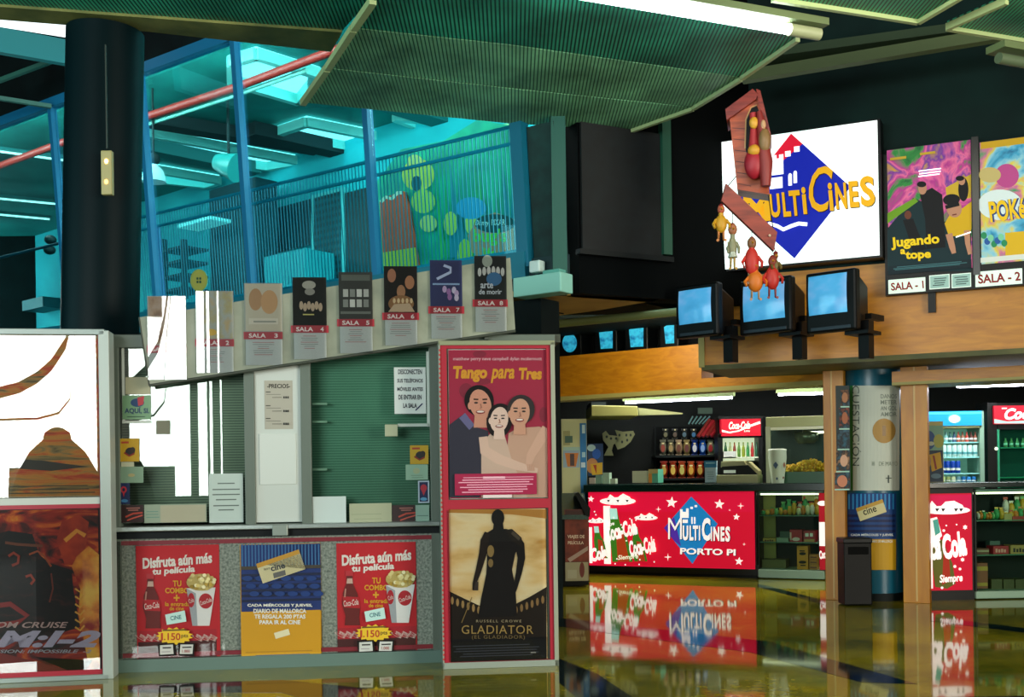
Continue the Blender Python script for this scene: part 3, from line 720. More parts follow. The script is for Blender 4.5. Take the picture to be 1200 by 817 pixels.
sheet('film_poster', 'earth-toned streaky poster half hidden by glare, above the fiery poster', 'poster', PC, .002, -60, 392, 117, 583, M('#b8aa80'), drA)
def drB(a):
    m1 = NM(['#0a0806', '#5a1208', '#b02a10', '#e8721a', '#f4b030'], 3.2, (1, 1, 2.4), dist=1.5, lo=.3, hi=.72)
    a.R(-58, 598, 116, 788, m1)
    a.Pg([(-50, 640), (10, 622), (38, 626), (46, 650), (58, 660), (84, 668), (86, 690), (94, 735), (40, 752), (-50, 745)], NM(['#070504', '#120805', '#3a1008', '#6a1c0c'], 7, (1, 1, 1.6), dist=1.5, lo=.4, hi=.85))
    a.L([(34, 650), (44, 646), (52, 652), (60, 664)], 1.2, M('#a84818')); a.L([(60, 672), (62, 690), (58, 706)], .9, M('#7a2c14'))
    a.Pg([(66, 634), (72, 612), (92, 603), (104, 612), (101, 640), (92, 660), (76, 662)], NM(['#8a1a0c', '#d0451a'], 8)); a.L([(76, 634), (90, 622), (100, 628)], 2.5, M('#f0a030')); a.Pg([(84, 664), (90, 652), (104, 640), (116, 650), (116, 788), (104, 780), (92, 720), (94, 690)], NM(['#a01808', '#f0952a', '#ffd050'], 5, lo=.35, hi=.65))
    for i in range(6): a.L([(88, 690+i*9), (94, 694+i*9), (99, 688+i*9)], 1.1, M('#f0b040'))
    a.L([(-20, 712), (12, 708), (32, 722), (20, 730), (-20, 735)], 3, M('#9c1c18'))
    a.L([(10, 652), (16, 648), (22, 652), (21, 660), (14, 663)], 1.6, M('#a03010')); a.L([(6, 636), (20, 638), (50, 640)], 1.6, M('#7a3a18')); a.L([(30, 676), (36, 674), (40, 680), (36, 685)], 1.6, M('#b03818'))
    a.T('TOM CRUISE', -14, 729, 80, 736, M('#c9a8a0'), .02, .3)
    a.T('M:I-2', -6, 739, 118, 759, M('#b9b2c8'), .05, .35, spacing=1.05)
    a.T('MISSION: IMPOSSIBLE  -2', -18, 761.5, 107, 765.5, M('#b0b0b8'), .02, .3)
    a.Pg([(-40, 775), (0, 765), (60, 780), (90, 788), (-40, 788)], M('#8a2418')); a.Pg([(40, 770), (108, 774), (100, 786), (80, 786)], M('#120a08'))
sheet('film_poster', 'fiery red and black film poster marked M:I-2', 'poster', PC, .002, -60, 597, 117, 788, M('#200c08'), drB)
MB().pbox(PC, -60, 393, 116, 583, .03, .034, mgl).build('pane', q)
MB().pbox(PC, -60, 598, 116, 788, .03, .034, mgl).build('pane', q)

# ================================================================= TICKET BOOTH
mb1 = M('#5f6c62', .5); mb2_ = M('#7c8a80', .5)
q = thing('ticket_booth', 'grey framed ticket booth with two glazed windows over a speckled counter front', 'ticket booth', PB.P(322, 780), PB)
TOP = PB.uv(322, 398)[1]
uA, uB = PB.uv(128, 600)[0], PB.uv(519, 600)[0]
f = MB()
for x0, x1 in ((128, 141), (287, 299), (353, 365), (504, 519)):
    a_, b_ = PB.uv(x0, 520)[0], PB.uv(x1, 520)[0]; f.box(PB, a_, .02 if x0 in (128, 504) else PB.uv(322, 617)[1], b_, TOP, -.06, .03, mb1)
f.box(PB, uA, TOP-.06, uB+.85, TOP+.03, -.08, .035, mb1); f.build('frame', q, bev=.003)
MB().box(PB, uA, TOP-.02, uB+.9, TOP+.04, -2.2, -.02, M('#3b4438')).build('roof', q)
MB().box(PB, uA, 0, uA+.04, TOP, -2.2, -.06, mb1).build('side_wall', q); MB().box(PB, uB+.8, 0, uB+.86, TOP, -2.2, -.3, M('#4c584c')).build('side_wall', q)
MB().box(PB, uA, 0, uB+.86, TOP, -2.25, -2.15, M('#2f4a3c')).build('back_wall', q)
MB().box(PB, uA, 0, uB, .09, -.06, .05, M('#5f7a72', .45)).build('plinth', q)
LZ = PB.uv(322, 617)[1]
MB().box(PB, uA+.02, LZ-.015, uB-.02, LZ+.02, -.1, .10, M('#a9b4b0', .3, .7)).build('counter_ledge', q, bev=.006)
MB().box(PB, uA+.03, LZ-.07, uB-.03, LZ-.015, -.06, .035, M('#0e1518')).build('dark_gap', q)
gran = NM(['#5c6a62', '#8c988e', '#a9b2a6'], 60, rough=.6, detail=2)
MB().box(PB, uA+.05, .09, uB-.03, LZ-.07, -.04, .0, gran).build('counter_front', q)
fr = MB(); r0, s0, r1, s1 = uA+.03, .10, uB-.05, LZ-.085
for a_ in ((r0, s0, r1, s0+.03), (r0, s1-.03, r1, s1), (r0, s0, r0+.028, s1), (r1-.028, s0, r1, s1)): fr.box(PB, *a_, 0, .02, M('#8f1f30', .45))
fr.build('red_frame', q)
MB().box(PB, r0, s0, r1, s1, .03, .033, GLASS('#ffffff', .6, 1.5)).build('cover_pane', q)
# white middle board
mbd = MB().pbox(PB, 299, 425, 353, 612, -.03, .005, M('#c3ccc6', .45)).build('middle_board', q)
MB().pbox(PB, 304, 508, 347, 568, .005, .014, M('#ccd4ce', .45)).build('speech_panel', mbd, bev=.003)
# windows
mbl = STR('#5a6c5e', '#82957f', 52, 'Z', noise=.15); mbr = STR('#3a7660', '#569078', 52, 'Z', noise=.2)
wz = PB.uv(322, 612)[1]
MB().pbox(PB, 141, 405, 287, 612, -.16, -.15, mbl).build('window_blind', q)
MB().pbox(PB, 365, 405, 504, 612, -.16, -.15, mbr).build('window_blind', q)
mgb = GLASS('#fafffc', 1.3, 1.55)
wp1 = MB().pbox(PB, 141, 405, 287, 612, -.01, -.004, mgb).build('window_pane', q)
wp2 = MB().pbox(PB, 365, 405, 504, 612, -.01, -.004, mgb).build('window_pane', q)
tp = M('#c5d0c8'); f = MB(); f.pbox(PB, 143, 404, 146, 495, -.004, .001, tp); f.pbox(PB, 143, 493, 177, 496, -.004, .001, tp); f.build('white_tape', wp1)
f = MB(); f.pbox(PB, 500, 412, 503.5, 500, -.004, .001, tp); f.pbox(PB, 466, 496.5, 503.5, 500, -.004, .001, tp); f.build('white_tape', wp2)
f = MB()
for y in (472, 493, 549): MB().pbox(PB, 366, y, 383, y+2.5, -.1, -.06, M('#8fb8a0', .4)).build('shelf_bracket', q)
f = MB(); f.pbox(PB, 319, 615, 337, 628, .0, .12, M('#8a948c', .35, .5)); f.build('ledge_clip', q, bev=.004)
NT = []
def note(name, label, cat, x0, y0, x1, y1, m, dr=None, w=.001, t=.002):
    return sheet(name, label, cat, PB, w, x0, y0, x1, y1, m, dr, None, t)
note('card', 'blank beige card above the green sticker in the left booth window', 'card', 147, 442, 176, 462, M('#a8a88a', .6))
def d(a):
    a.R(144, 464, 176, 491, M('#6f9a74')); a.E(161, 472, 8, 5, M('#123a6a')); a.Pg([(161, 466), (169, 464), (168, 474), (162, 476)], M('#b0303a')); a.T('AQUÍ, SI.', 146, 477, 175, 485.5, M('#0c2f5a'), .03); a.lines(148, 487, 172, 490, 1, M('#2a4a3a'))
note('sticker', 'green sticker reading AQUÍ, SI. in the left booth window', 'sticker', 143.5, 463.5, 176.5, 491.5, M('#8ab08c'), d)
note('card', 'small square grey card in the middle of the left booth window', 'card', 183, 493, 199, 509, M('#6e6f5c', .6))
def yel(x0, y0, x1, y1):
    def d(a):
        cx = (x0+x1)/2; cy = (y0+y1)/2
        a.R(x0+2, y0+3.5, x0+11, y0+5.8, M('#b0402a')); a.E(cx+1, cy+2, 5.5, 5, M('#1c1c22')); a.E(cx+4, cy, 3, 3.5, M('#2a2218')); a.L([(cx-6, cy+3), (cx, cy+7), (cx+6, cy+4)], 1, M('#8a2a1a'))
    return d
note('sticker', 'yellow sticker in the left booth window', 'sticker', 140.5, 514, 163, 541, M('#c09a1e', .6), yel(140, 514, 163, 541))
note('card', 'pale green card under the yellow sticker in the left booth window', 'card', 141, 547, 168, 566, M('#7c9c84', .6), lambda a: (a.R(142, 541.5, 157, 547, M('#c0c4a8')), a.E(154, 557, 4, 2, M('#a8a070'))))
def d(a): a.E(145, 574, 3.6, 4, M('#b02a3a')); a.E(145, 574, 1.6, 2, M('#0c1a3a')); a.Pg([(143.5, 577), (146.5, 577), (145, 583)], M('#b02a3a')); a.E(146, 587, 4, 2, M('#3a78a8'))
note('sticker', 'blue sticker with a red pin mark in the left booth window', 'sticker', 139, 566, 152, 591, M('#0e2450'), d)
def dk(x0):
    def d(a): a.L([(x0+8, 606), (x0+17, 602), (x0+28, 601)], 1, M('#b0402e')); a.R(x0+9, 595, x0+25, 596.2, M('#a86a60')); a.R(x0+11, 597.5, x0+23, 598.6, M('#a86a60')); a.L([(x0+10, 610), (x0+18, 607), (x0+28, 604)], .8, M('#c05040'))
    return d
note('sticker', 'dark red sticker at the bottom left corner of the left booth window', 'sticker', 139, 592, 168, 612.5, M('#2a1416'), dk(139))
note('card', 'long pale strip lying along the bottom of the left booth window', 'card', 169, 591, 242, 612.5, M('#8a9c88', .5), lambda a: (a.R(188, 592, 241, 612, M('#a7a68e')), a.lines(170, 598, 187, 608, 3, M('#5c8a7c'))))
def d(a):
    for y, w_ in ((566, 10), (573, 16), (579, 16), (585, 12), (592, 15), (597, 9)): a.R(265-w_, y, 265+w_, y+1.3, M('#5a6862'))
note('notice', 'white typed notice at the bottom right of the left booth window', 'notice', 245, 555, 285, 612.5, M('#b7c8c2', .6), d)
def d(a):
    a.T('-PRECIOS-', 313, 450, 340, 455, BLACK, .02)
    for y in (459, 475, 490):
        a.R(311.5, y, 317, y+1, M('#3c3a34')); a.R(312, y+3, 329, y+3.7, M('#7a7a70')); a.R(319, y+6.5, 330, y+7.2, M('#5a5a50')); a.R(332, y+5.5, 333.6, y+8, M('#2a2a28')); a.R(334.4, y+5.5, 336, y+8, M('#2a2a28')); a.R(336.8, y+5.5, 338.4, y+8, M('#2a2a28'))
note('price_list', 'price list headed PRECIOS on the white board between the booth windows', 'notice', 310, 446, 343, 503, M('#aba89a', .6), d, .006)
def d(a):
    for i, s_ in enumerate(('DESCONECTEN', 'SUS TELÉFONOS', 'MÓVILES ANTES', 'DE ENTRAR EN', 'LA SALA')):
        hw = (14, 15, 15, 13.5, 8)[i]; a.T(s_, 480.5-hw, 433+i*9.9, 480.5+hw, 438.6+i*9.9, M('#101c30'), .03)
    a.L([(487, 481), (495, 473)], .7, M('#1a2a5a'))
note('notice', 'white sign reading DESCONECTEN SUS TELÉFONOS in the right booth window', 'notice', 462, 430.5, 499, 485, M('#dfe6e2', .6), d)
tag(MB().pbox(PB, 451, 497.5, 466, 511.5, .0, .03, M('#a7ad90', .5)).build('intercom', bev=.004), 'small beige intercom box on the right booth window', 'intercom')
note('sticker', 'yellow sticker in the right booth window', 'sticker', 480.5, 522, 502, 544, M('#c8a024', .6), yel(481, 521, 502, 543))
note('card', 'pale green card under the yellow sticker in the right booth window', 'card', 475.5, 544.5, 501.5, 562.5, M('#94b8a0', .6), lambda a: (a.E(488, 552, 4, 3.5, M('#a9b48c')), a.lines(480, 556, 497, 561, 2, M('#7a9a84'))))
def d(a): a.R(491.5, 565, 501.5, 588, M('#12204e')); a.E(496.5, 572, 3.8, 4.2, M('#b82a3c')); a.Pg([(494, 575), (499, 575), (496.5, 581)], M('#b82a3c')); a.E(496.5, 585, 4, 2, M('#5aa0c8'))
note('sticker', 'white-edged blue sticker with a red pin mark in the right booth window', 'sticker', 490, 563.5, 503, 589.5, M('#b8c8d8'), d)
note('card', 'blank white card at the bottom left of the right booth window', 'card', 366.5, 582, 405.5, 612.5, M('#c2d2d0', .6))
note('card', 'long beige strip lying along the bottom of the right booth window', 'card', 409.5, 590, 459, 612, M('#a3a98c', .6), lambda a: a.lines(411, 600, 450, 611, 2, M('#8f9a7e')))
note('sticker', 'dark red sticker at the bottom of the right booth window', 'sticker', 459.5, 592, 486.5, 612, M('#2c1416'), dk(459))
note('card', 'small pale card in the bottom right corner of the right booth window', 'card', 487, 592, 503, 612, M('#8fb0a0', .6), lambda a: a.lines(488, 602, 502, 607, 1, M('#5a7c70')))

# ---- the three counter posters
def combo(X, Y, k):   # X, Y offset of the artwork, drawn for the right hand poster
    def P(x, y): return (x+X, y+Y)
    def d(a):
        def R(x0, y0, x1, y1, m): a.R(x0+X, y0+Y, x1+X, y1+Y, m)
        def T(s_, x0, y0, x1, y1, m, b=.02, rot=0, sh=0): a.T(s_, x0+X, y0+Y, x1+X, y1+Y, m, b, sh, rot)
        R(395.5, 636.5, 487.5, 735, M('#cc1222')); R(395.5, 735, 487.5, 752, M('#b81628')); R(395.5, 748, 487.5, 768, M('#4a1010'))
        for x in (396, 404, 412, 462, 470, 478): T('Coca', x, 736, x+6, 750, M('#e0c8c0'), .01, 60)
        T('Disfruta aún más', 400, 647, 482, 660, M('#f4f0e8'), .04, 5, .1); T('tu película', 412, 661, 462, 671, M('#f4f0e8'), .04, 4, .1)
        T('TU', 436, 677, 446, 684, M('#e8b020'), .03); T('COMBO', 427, 685.5, 455, 692, M('#e8b020'), .03); T('+', 437, 693.5, 444, 701, M('#e8b020'), .03)
        T('la entrada', 427, 702, 456, 707, M('#e8b020'), .02); T('de cine', 432, 707.5, 449, 712, M('#e8b020'), .02)
        # bottle
        a.Pg([P(*p) for p in ((406, 671), (413, 671), (413.5, 684), (419, 696), (422, 712), (421, 724), (422, 733), (404, 733), (405, 722), (401, 708), (402, 695), (406, 684))], M('#6e1612'))
        a.Pg([P(*p) for p in ((407, 678), (413, 678), (413.5, 684), (406, 684))], M('#d8b8a8')); a.Pg([P(*p) for p in ((401.5, 699), (421, 700), (422, 713), (403, 712))], M('#c01826')); T('Coca-Cola', 402.5, 703, 420, 710, M('#f0e8e0'), .01, 8, .2)
        a.Pg([P(*p) for p in ((405, 669), (414, 669), (414, 675), (405, 675))], M('#c8303a')); a.L([P(405, 690), P(404, 700)], .8, M('#c89080'))
        # popcorn carton
        a.Pg([P(*p) for p in ((452, 686), (486, 685), (479, 730), (459, 730))], M('#eef0ee')); a.Pg([P(*p) for p in ((452, 686), (463, 692), (465, 730), (459, 730))], M('#a9b2b8'))
        a.E(474.5+X, 701+Y, 8, 9, M('#b81626')); T('Coca-Cola', 467.5, 699, 481.5, 704, M('#f0e8e0'), .01, 20, .2); a.E(457.5+X, 700+Y, 4, 8.5, M('#b81628')); T('Cola', 454.5, 698, 460.5, 703, M('#e0d8d0'), .01, 20, .2)
        a.E(469+X, 679+Y, 17, 10, M('#c8b468'))
        random.seed(5)
        for i in range(34):
            g = random.uniform(0, 6.28); r = random.uniform(0, 1)**.5
            a.E(469+X+17*r*math.cos(g), 678+Y+9.5*r*math.sin(g), 2.4, 2.2, M(random.choice(['#e8dc9a', '#d8c476', '#f0e8b8', '#b8983a'])), 7)
        # ticket and burst
        a.Pg([P(*p) for p in ((427, 717), (450, 712), (452, 725), (429, 729))], M('#bfe4e0')); T('CINE', 433, 718, 446, 723, M('#1f6a78'), .02, 8)
        a.Pg([(438+X+(22 if i % 2 else 18)*math.cos(i*.2094), 742+Y+(10.5 if i % 2 else 8)*math.sin(i*.2094)) for i in range(30)], M('#e8c020'))
        R(424, 734.2, 452, 736, M('#6a4c10')); T('1', 422, 738.5, 424.5, 747, M('#b83a18'), .04); T('.150', 425.5, 738.5, 445, 747, M('#b83a18'), .02); T('pts', 446, 740, 454, 745, M('#40300c'), .01)
        a.Pg([P(*p) for p in ((418, 751), (438, 750), (440, 765), (420, 766))], M('#1a1414')); a.Pg([P(*p) for p in ((442, 750), (462, 750), (461, 766), (443, 765))], M('#1a1414'))
        a.Pg([P(*p) for p in ((421, 753), (436, 752), (437, 763), (421, 764))], M('#ccd0cc')); a.Pg([P(*p) for p in ((445, 752), (460, 752), (459, 763), (444, 763))], M('#ccd0cc'))
        R(424, 755, 434, 756.6, M('#222222')); R(447, 754.5, 458, 756, M('#222222')); T('1.000', 447, 758, 456, 761.5, M('#a02a2a'), .01); a.R(423+X, 760+Y, 433+X, 761+Y, M('#a09aa0'))
    return d
sheet('film_offer_poster', 'red popcorn and bottle offer poster at the left of the booth counter front', 'poster', PB, .004, 160, 639, 257.5, 773, M('#cc1222'), combo(-233.5, 3.5, 0))
sheet('film_offer_poster', 'red popcorn and bottle offer poster at the right of the booth counter front', 'poster', PB, .004, 395, 636, 488, 768.5, M('#cc1222'), combo(0, 0, 0))
def d(a):
    a.R(282.5, 638, 376, 717, M('#10347e'))
    for i in range(24): a.R(283+i*3.9, 638, 284.6+i*3.9, 664, M('#3a78b0'))
    a.R(282.5, 663, 376, 667, M('#4a4438'))
    for i in range(6): a.R(283, 672+i*6, 376, 675+i*6, M('#071d48'))
    for i in range(3):
        for j in range(6): a.E(290+j*15+i*4, 678+i*9, 6, 3, M('#12408a'))
    a.R(282.5, 716, 376, 770.5, M('#dca610'))
    a.Pg([(300, 661), (350, 644), (358, 667), (308, 684)], M('#cfc79c')); a.Pg([(300, 661), (350, 644), (351, 649), (302, 666)], M('#b88a2a'))
    a.T('cine', 317, 661, 334, 668, M('#28303a'), .03, rot=14); a.T('diario al', 309, 665, 316, 668, M('#28303a'), 0, rot=14); a.Pg([(320, 672), (334, 668), (335, 674), (321, 678)], M('#5a5a58'))
    for i, (s_, w_) in enumerate((('CADA MIÉRCOLES Y JUEVES,', 38), ('DIARIO DE MALLORCA', 31), ('TE REGALA 200 PTAS', 30), ('PARA IR AL CINE', 24))):
        a.T(s_, 328-w_, 707+i*6.6, 328+w_, 712+i*6.6, M('#e4e4da'), .035)
    a.Pg([(321, 742), (338, 737), (340, 744), (323, 749)], M('#ddd6b0')); a.R(288, 763, 366, 764.2, M('#b8860c')); a.R(300, 767, 363, 769.5, M('#5a6a8a'))
sheet('ticket_poster', 'blue and yellow cinema ticket poster in the middle of the booth counter front', 'poster', PB, .004, 282, 637.5, 376.5, 771, M('#dca610'), d)

# ================================================================= SCREEN BOARD
bo = [(163, 372), (175, 452), (604, 388), (598, 302)]
q = thing('programme_board', 'long pale slanting board above the ticket booth carrying eight screen notices', 'board', PB.P(385, 430, .1), PB)
W0 = .10
MB().prism(PB, bo, W0-.02, W0, NM(['#6c7466', '#848b78', '#989e8c'], 3, rough=.5)).build('panel', q)
e_ = MB()
def edge(p, q_, r=.012): e_.tube([PB.P(*p, W0), PB.P(*q_, W0)], r, M('#3c4238'), 6)
edge(bo[0], bo[1], .006); edge(bo[1], bo[2]); e_.build('edge_strip', q)
for x, y in ((200, 440), (400, 412), (570, 388)):
    u, v = PB.uv(x, y, W0-.03); hg = MB(); hg.box(PB, u-.015, TOP-.01, u+.015, max(v, TOP)+.12, -.02, W0-.02, M('#4a524a')); hg.build('mounting_bracket', q)
SAL = [(173, 347, 218, 405, 172, 218, 445), (230, 341, 273.5, 397.5, 228.5, 274, 437), (286.5, 332, 331, 389, 285.5, 331, 428), (343, 325, 382.5, 381.5, 341, 385, 421),
       (397, 319, 436.5, 374, 395, 438.5, 414), (450, 312, 489, 366.5, 448, 491, 405), (504, 305, 541.5, 359, 502, 544, 397), (556, 300, 593.5, 351, 554, 595, 389)]
def s1(a, x, y, X, Y): a.R(x+1, y+1, X-1, Y-1, NM(['#6a4a38', '#a88a70', '#c0b0a0'], 9))
def s2(a, x, y, X, Y): a.R(x+1, y+1, X-1, Y-1, NM(['#8f93b0', '#b0a878', '#a8b0a8', '#c8a860'], 7)); a.E(x+18, Y-8, 6, 4, M('#d8b040'))
def s3(a, x, y, X, Y):
    a.R(x+1, y+1, X-1, Y-1, M('#c0baa4')); a.E(x+13, y+19, 8, 13, M('#b08a60')); a.E(x+29, y+22, 10, 14, M('#c09868')); a.R(x+5, Y-16, X-5, Y-9, M('#d0ccba')); a.lines(x+7, Y-14, X-7, Y-10, 1, M('#8f9488'), 1)
def s4(a, x, y, X, Y):
    a.R(x, y, X, Y, M('#12130f')); a.E(x+19, y+9, 8, 5, M('#a8a89a')); a.E(x+20, y+17, 6, 4, M('#8f8f84'))
    for i in range(6): a.E(x+10+i*4.5, y+33+(i % 2)*2, 2.3, 5, M('#b8a488'))
    a.R(x+12, y+43, x+25, y+44.4, M('#c8c070'))
def s5(a, x, y, X, Y):
    a.R(x, y, X, Y, M('#23261f')); a.R(x+3, y+3, X-3, y+10, M('#5a6258'))
    for i in range(4):
        for j in range(2): a.R(x+5+i*8, y+20+j*12, x+11+i*8, y+29+j*12, M(['#c0c4bc', '#8a9088', '#d8dcd4'][(i+j) % 3]))
    a.R(x+2, Y-9, X-2, Y-6, M('#6a7068'))
def s6(a, x, y, X, Y):
    a.R(x, y, X, Y, M('#140d0a')); a.E(x+9, y+11, 5, 8, M('#a87050')); a.E(x+30, y+19, 5.5, 8, M('#b07850')); a.E(x+20, y+30, 5, 8, M('#a87850')); a.E(x+20, y+44, 15, 10, M('#8a6030')); a.Pg([(x+5, Y-1), (x+12, Y-10), (x+30, Y-11), (X-3, Y-1)], M('#c0a888'))
    for i in range(5): a.E(x+12+i*5, Y-14, 1.6, 3, M('#d8c090'))
def s7(a, x, y, X, Y):
    a.R(x, y, X, Y, M('#15205a')); a.L([(x+16, y+6), (x+24, y+9), (x+24, y+14), (x+12, y+20), (x+8, y+22)], 1.6, M('#b8c8e8')); a.R(x+3, y+27, X-3, y+29, M('#8fb0d8'))
    for i, (dx, dy) in enumerate(((17, 34), (22, 37), (28, 35), (31, 39), (23, 43), (31, 44))): a.E(x+dx, y+dy, 2.6, 4, M(['#c0a8d0', '#9a6aa8', '#d0c8e0'][i % 3]))
def s8(a, x, y, X, Y):
    a.R(x, y, X, Y, M('#15191b')); a.E(x+15, y+6, 6, 7, M('#9aa89a'))
    for i in range(6): a.E(x+6+i*5.4, y+19-2*math.sin(i*.6), 2.2, 5, M('#c8ccc8'))
    a.E(x+23, y+27, 9, 8, M('#2a6a9a')); a.T('arte', x+7, y+31, x+22, y+38, M('#c8d4dc'), .02); a.T('de morir', x+5, y+39, x+32, y+45, M('#c8d4dc'), .02)
desc = ['brown film picture', 'mottled lilac film picture', 'cream picture of two round shapes', 'black picture with a row of pale faces', 'grey picture of small photo tiles', 'dark picture of brown figures', 'deep blue picture with a pale winding path', 'black picture with white fans and blue disc']
for i, (x0, y0, x1, y1, lx0, lx1, yb) in enumerate(SAL):
    t = thing('screen_notice', 'notice headed SALA %d with %s' % (i+1, desc[i]), 'notice', PB.P((x0+x1)/2, yb, W0), PB, 'screen notices on the slanting board')
    a = Art(PB, W0+.004); a.pbox(PB, x0, y0, x1, y1, W0, W0+.004, M('#9aa09a')); (s1, s2, s3, s4, s5, s6, s7, s8)[i](a, x0, y0, x1, y1); a.build('film_picture', t)
    a = Art(PB, W0+.003); a.pbox(PB, x0+1.5, y1+7, x1, yb, W0, W0+.003, M('#b9c2be', .6)); cx = (x0+x1)/2; random.seed(i)
    for j in range(7): wd = random.uniform(6, 13); a.R(cx-wd, y1+12+j*2.4, cx+wd, y1+12.8+j*2.4, M('#8a948e' if j % 3 else '#a87878'))
    a.build('timetable', t)
    a = Art(PB, W0+.010); a.pbox(PB, lx0, y1, lx1, y1+8.5, W0, W0+.01, M('#a5182c', .45)); a.T('SALA', lx0+6, y1+1.8, lx0+26, y1+6.9, M('#ece4e0'), .025); a.T(str(i+1), lx1-9.5, y1+1.8, lx1-5.5, y1+6.9, M('#ece4e0'), .025); a.build('number_label', t)
    MB().pbox(PB, x0, y0, x1, yb, W0+.014, W0+.016, GLASS('#ffffff', 1.5, 1.6)).build('clear_cover', t)
# round sticker on the screen behind
def d(a):
    u, v = a.pl.uv(233, 329, a.w)
    a.E(233, 328.5, 8.2, 11, M('#b0aa50')); 
    for dx in (-1, 1):
        for dy in (-1, 1): a.R(233+dx*1.6-1.1, 328.5+dy*2-1.4, 233+dx*1.6+1.1, 328.5+dy*2+1.4, M('#1c4a40'))
a = Art(PG, .008); a.prism(PG, [(233+10*math.cos(g*.2618), 328.5+13*math.sin(g*.2618)) for g in range(24)], .005, .008, M('#9fa84e')); d(a)
o = a.build('round_sticker', origin=PG.mat(PG.P(233, 341, .005))); tag(o, 'round yellow-green sticker with four dark dots on the glass screen', 'sticker')

# ================================================================= RIGHT POSTER CASE
q = thing('poster_case', 'free-standing red double poster case at the right end of the ticket booth', 'poster case', PT.P(584, 781), PT)
PTt = PT.uv(584, 402)[1]; ua, ub = PT.uv(516, 590)[0], PT.uv(651.5, 590)[0]
MB().box(PT, ua, .0, ub, PTt, -.16, -.0, M('#5c6a5c', .5)).build('back_box', q, bev=.004)
f = MB(); f.box(PT, ua, PTt-.02, ub, PTt+.012, -.16, .045, M('#8a9070', .45)); f.box(PT, ub-.03, 0, ub, PTt, -.16, .045, M('#9aa08c', .4)); f.box(PT, ua, 0, ub, .045, -.16, .045, M('#8f9a90', .45)); f.box(PT, ua, 0, ua+.012, PTt, -.16, .045, M('#8a9084', .45)); f.build('frame', q, bev=.003)
f = MB(); z0, z1 = .045, PTt-.02; cu = M('#a8142e', .45)
zm0, zm1 = PT.uv(584, 596)[1], PT.uv(584, 585)[1]; ul = PT.uv(525.5, 590)[0]; ur = PT.uv(642, 590)[0]
f.box(PT, ua+.012, z0, ul, z1, 0, .03, cu); f.box(PT, ur, z0, ub-.03, z1, 0, .03, cu)
for a_, b_ in ((z0, PT.uv(584, 774)[1]), (zm0, zm1), (PT.uv(584, 409)[1], z1)): f.box(PT, ul, a_, ur, b_, 0, .03, cu)
rb_ = f.build('red_border', q)
dd = MB()
for i in range(68):
    v = z0+.02+i*(z1-z0-.03)/68; dd.box(PT, ua+.002, v, ua+.012, v+.014, .045, .048, M('#b8322e'))
dd.build('edge_perforation', rb_)
def person(a, cx, cy, r, hair, skin, tilt=0, female=False):
    a.E(cx+(.1*r if tilt > 0 else -.1*r), cy-.28*r, r*1.08, r*1.15, M(hair), rot=tilt)
    if female: a.E(cx, cy+.2*r, r*1.1, r*1.35, M(hair), rot=tilt)
    a.Pg([(cx-.4*r, cy+.6*r), (cx+.4*r, cy+.6*r), (cx+.5*r, cy+1.7*r), (cx-.5*r, cy+1.7*r)], M(skin))
    a.E(cx, cy, r*.78, r*1.12, M(skin), rot=tilt); a.E(cx-.85*r*.9, cy+.1*r, .16*r, .28*r, M(skin))
    for s_ in (-1, 1):
        a.E(cx+s_*.32*r, cy-.12*r, .15*r, .07*r, M('#2a1a14')); a.L([(cx+s_*.15*r, cy-.36*r), (cx+s_*.5*r, cy-.38*r)], .05*r, M(hair))
    a.L([(cx, cy-.05*r), (cx+.08*r, cy+.25*r), (cx-.05*r, cy+.28*r)], .05*r, M('#a8705a'))
    a.E(cx, cy+.56*r, .34*r, .14*r, M('#8a2a2e')); a.E(cx, cy+.53*r, .27*r, .07*r, M('#f0e8e0'))
def d(a):
    a.R(526.5, 410, 641.5, 583.5, M('#a8103e')); 
    for x, y, rx, ry in ((562, 415, 8, 4), (546, 458, 8, 9), (637, 486, 5, 9), (566, 447, 9, 4)): a.E(x, y, rx, ry, M('#8a0c34'))
    a.T('matthew perry neve campbell dylan mcdermott', 531, 418.5, 635, 423.5, M('#e8b8c0'), .015)
    a.T('Tango', 531, 429, 571, 448, M('#e0a020'), .05, .1); a.T('para', 575, 432, 603, 449, M('#e0a020'), .03, .25); a.T('Tres', 608, 431, 635, 445, M('#e0a020'), .05, .1)
    # left figure
    a.Pg([(526.5, 498), (541, 487), (556, 500), (572, 505), (574, 530), (568, 555), (562, 583), (526.5, 583)], M('#26263c')); a.Pg([(538, 490), (545, 484), (556, 498), (550, 504)], M('#6a6a98'))
    # right figure
    a.Pg([(596, 508), (606, 502), (632, 500), (641.5, 504), (641.5, 583), (590, 583)], M('#cfa890')); a.Pg([(564, 520), (575, 508), (592, 512), (600, 540), (618, 583), (564, 583)], M('#d8bca8'))
    a.L([(566, 512), (568, 528), (584, 538), (606, 546), (630, 552)], [5, 6, 6, 5, 3], M('#e4c4b0')); a.L([(641, 502), (634, 514), (622, 534), (619, 546)], [6, 6, 5, 3], M('#dcb49c')); 
    for i in range(4): a.L([(618+i*2.4, 544), (619+i*2.2, 552)], .9, M('#d4a890'))
    person(a, 563, 474, 16, '#120e12', '#d89a80', -.25); person(a, 585, 492, 13.5, '#1c1216', '#ecd0c0', .15, True); person(a, 609, 484, 15, '#20161a', '#d8a488', .12)
    a.R(533, 555, 629, 580, M('#b81450')); a.lines(536, 558, 626, 578, 7, M('#e8a0b8'), .6); a.R(566, 580, 600, 583.4, M('#e0d0d0')); a.R(566, 558.5, 592, 561, M('#e8b0c0'))
sheet('film_poster', 'pink poster titled Tango para Tres with three smiling people', 'poster', PT, .002, 526, 409.5, 642, 584, M('#c4c8c4'), d)
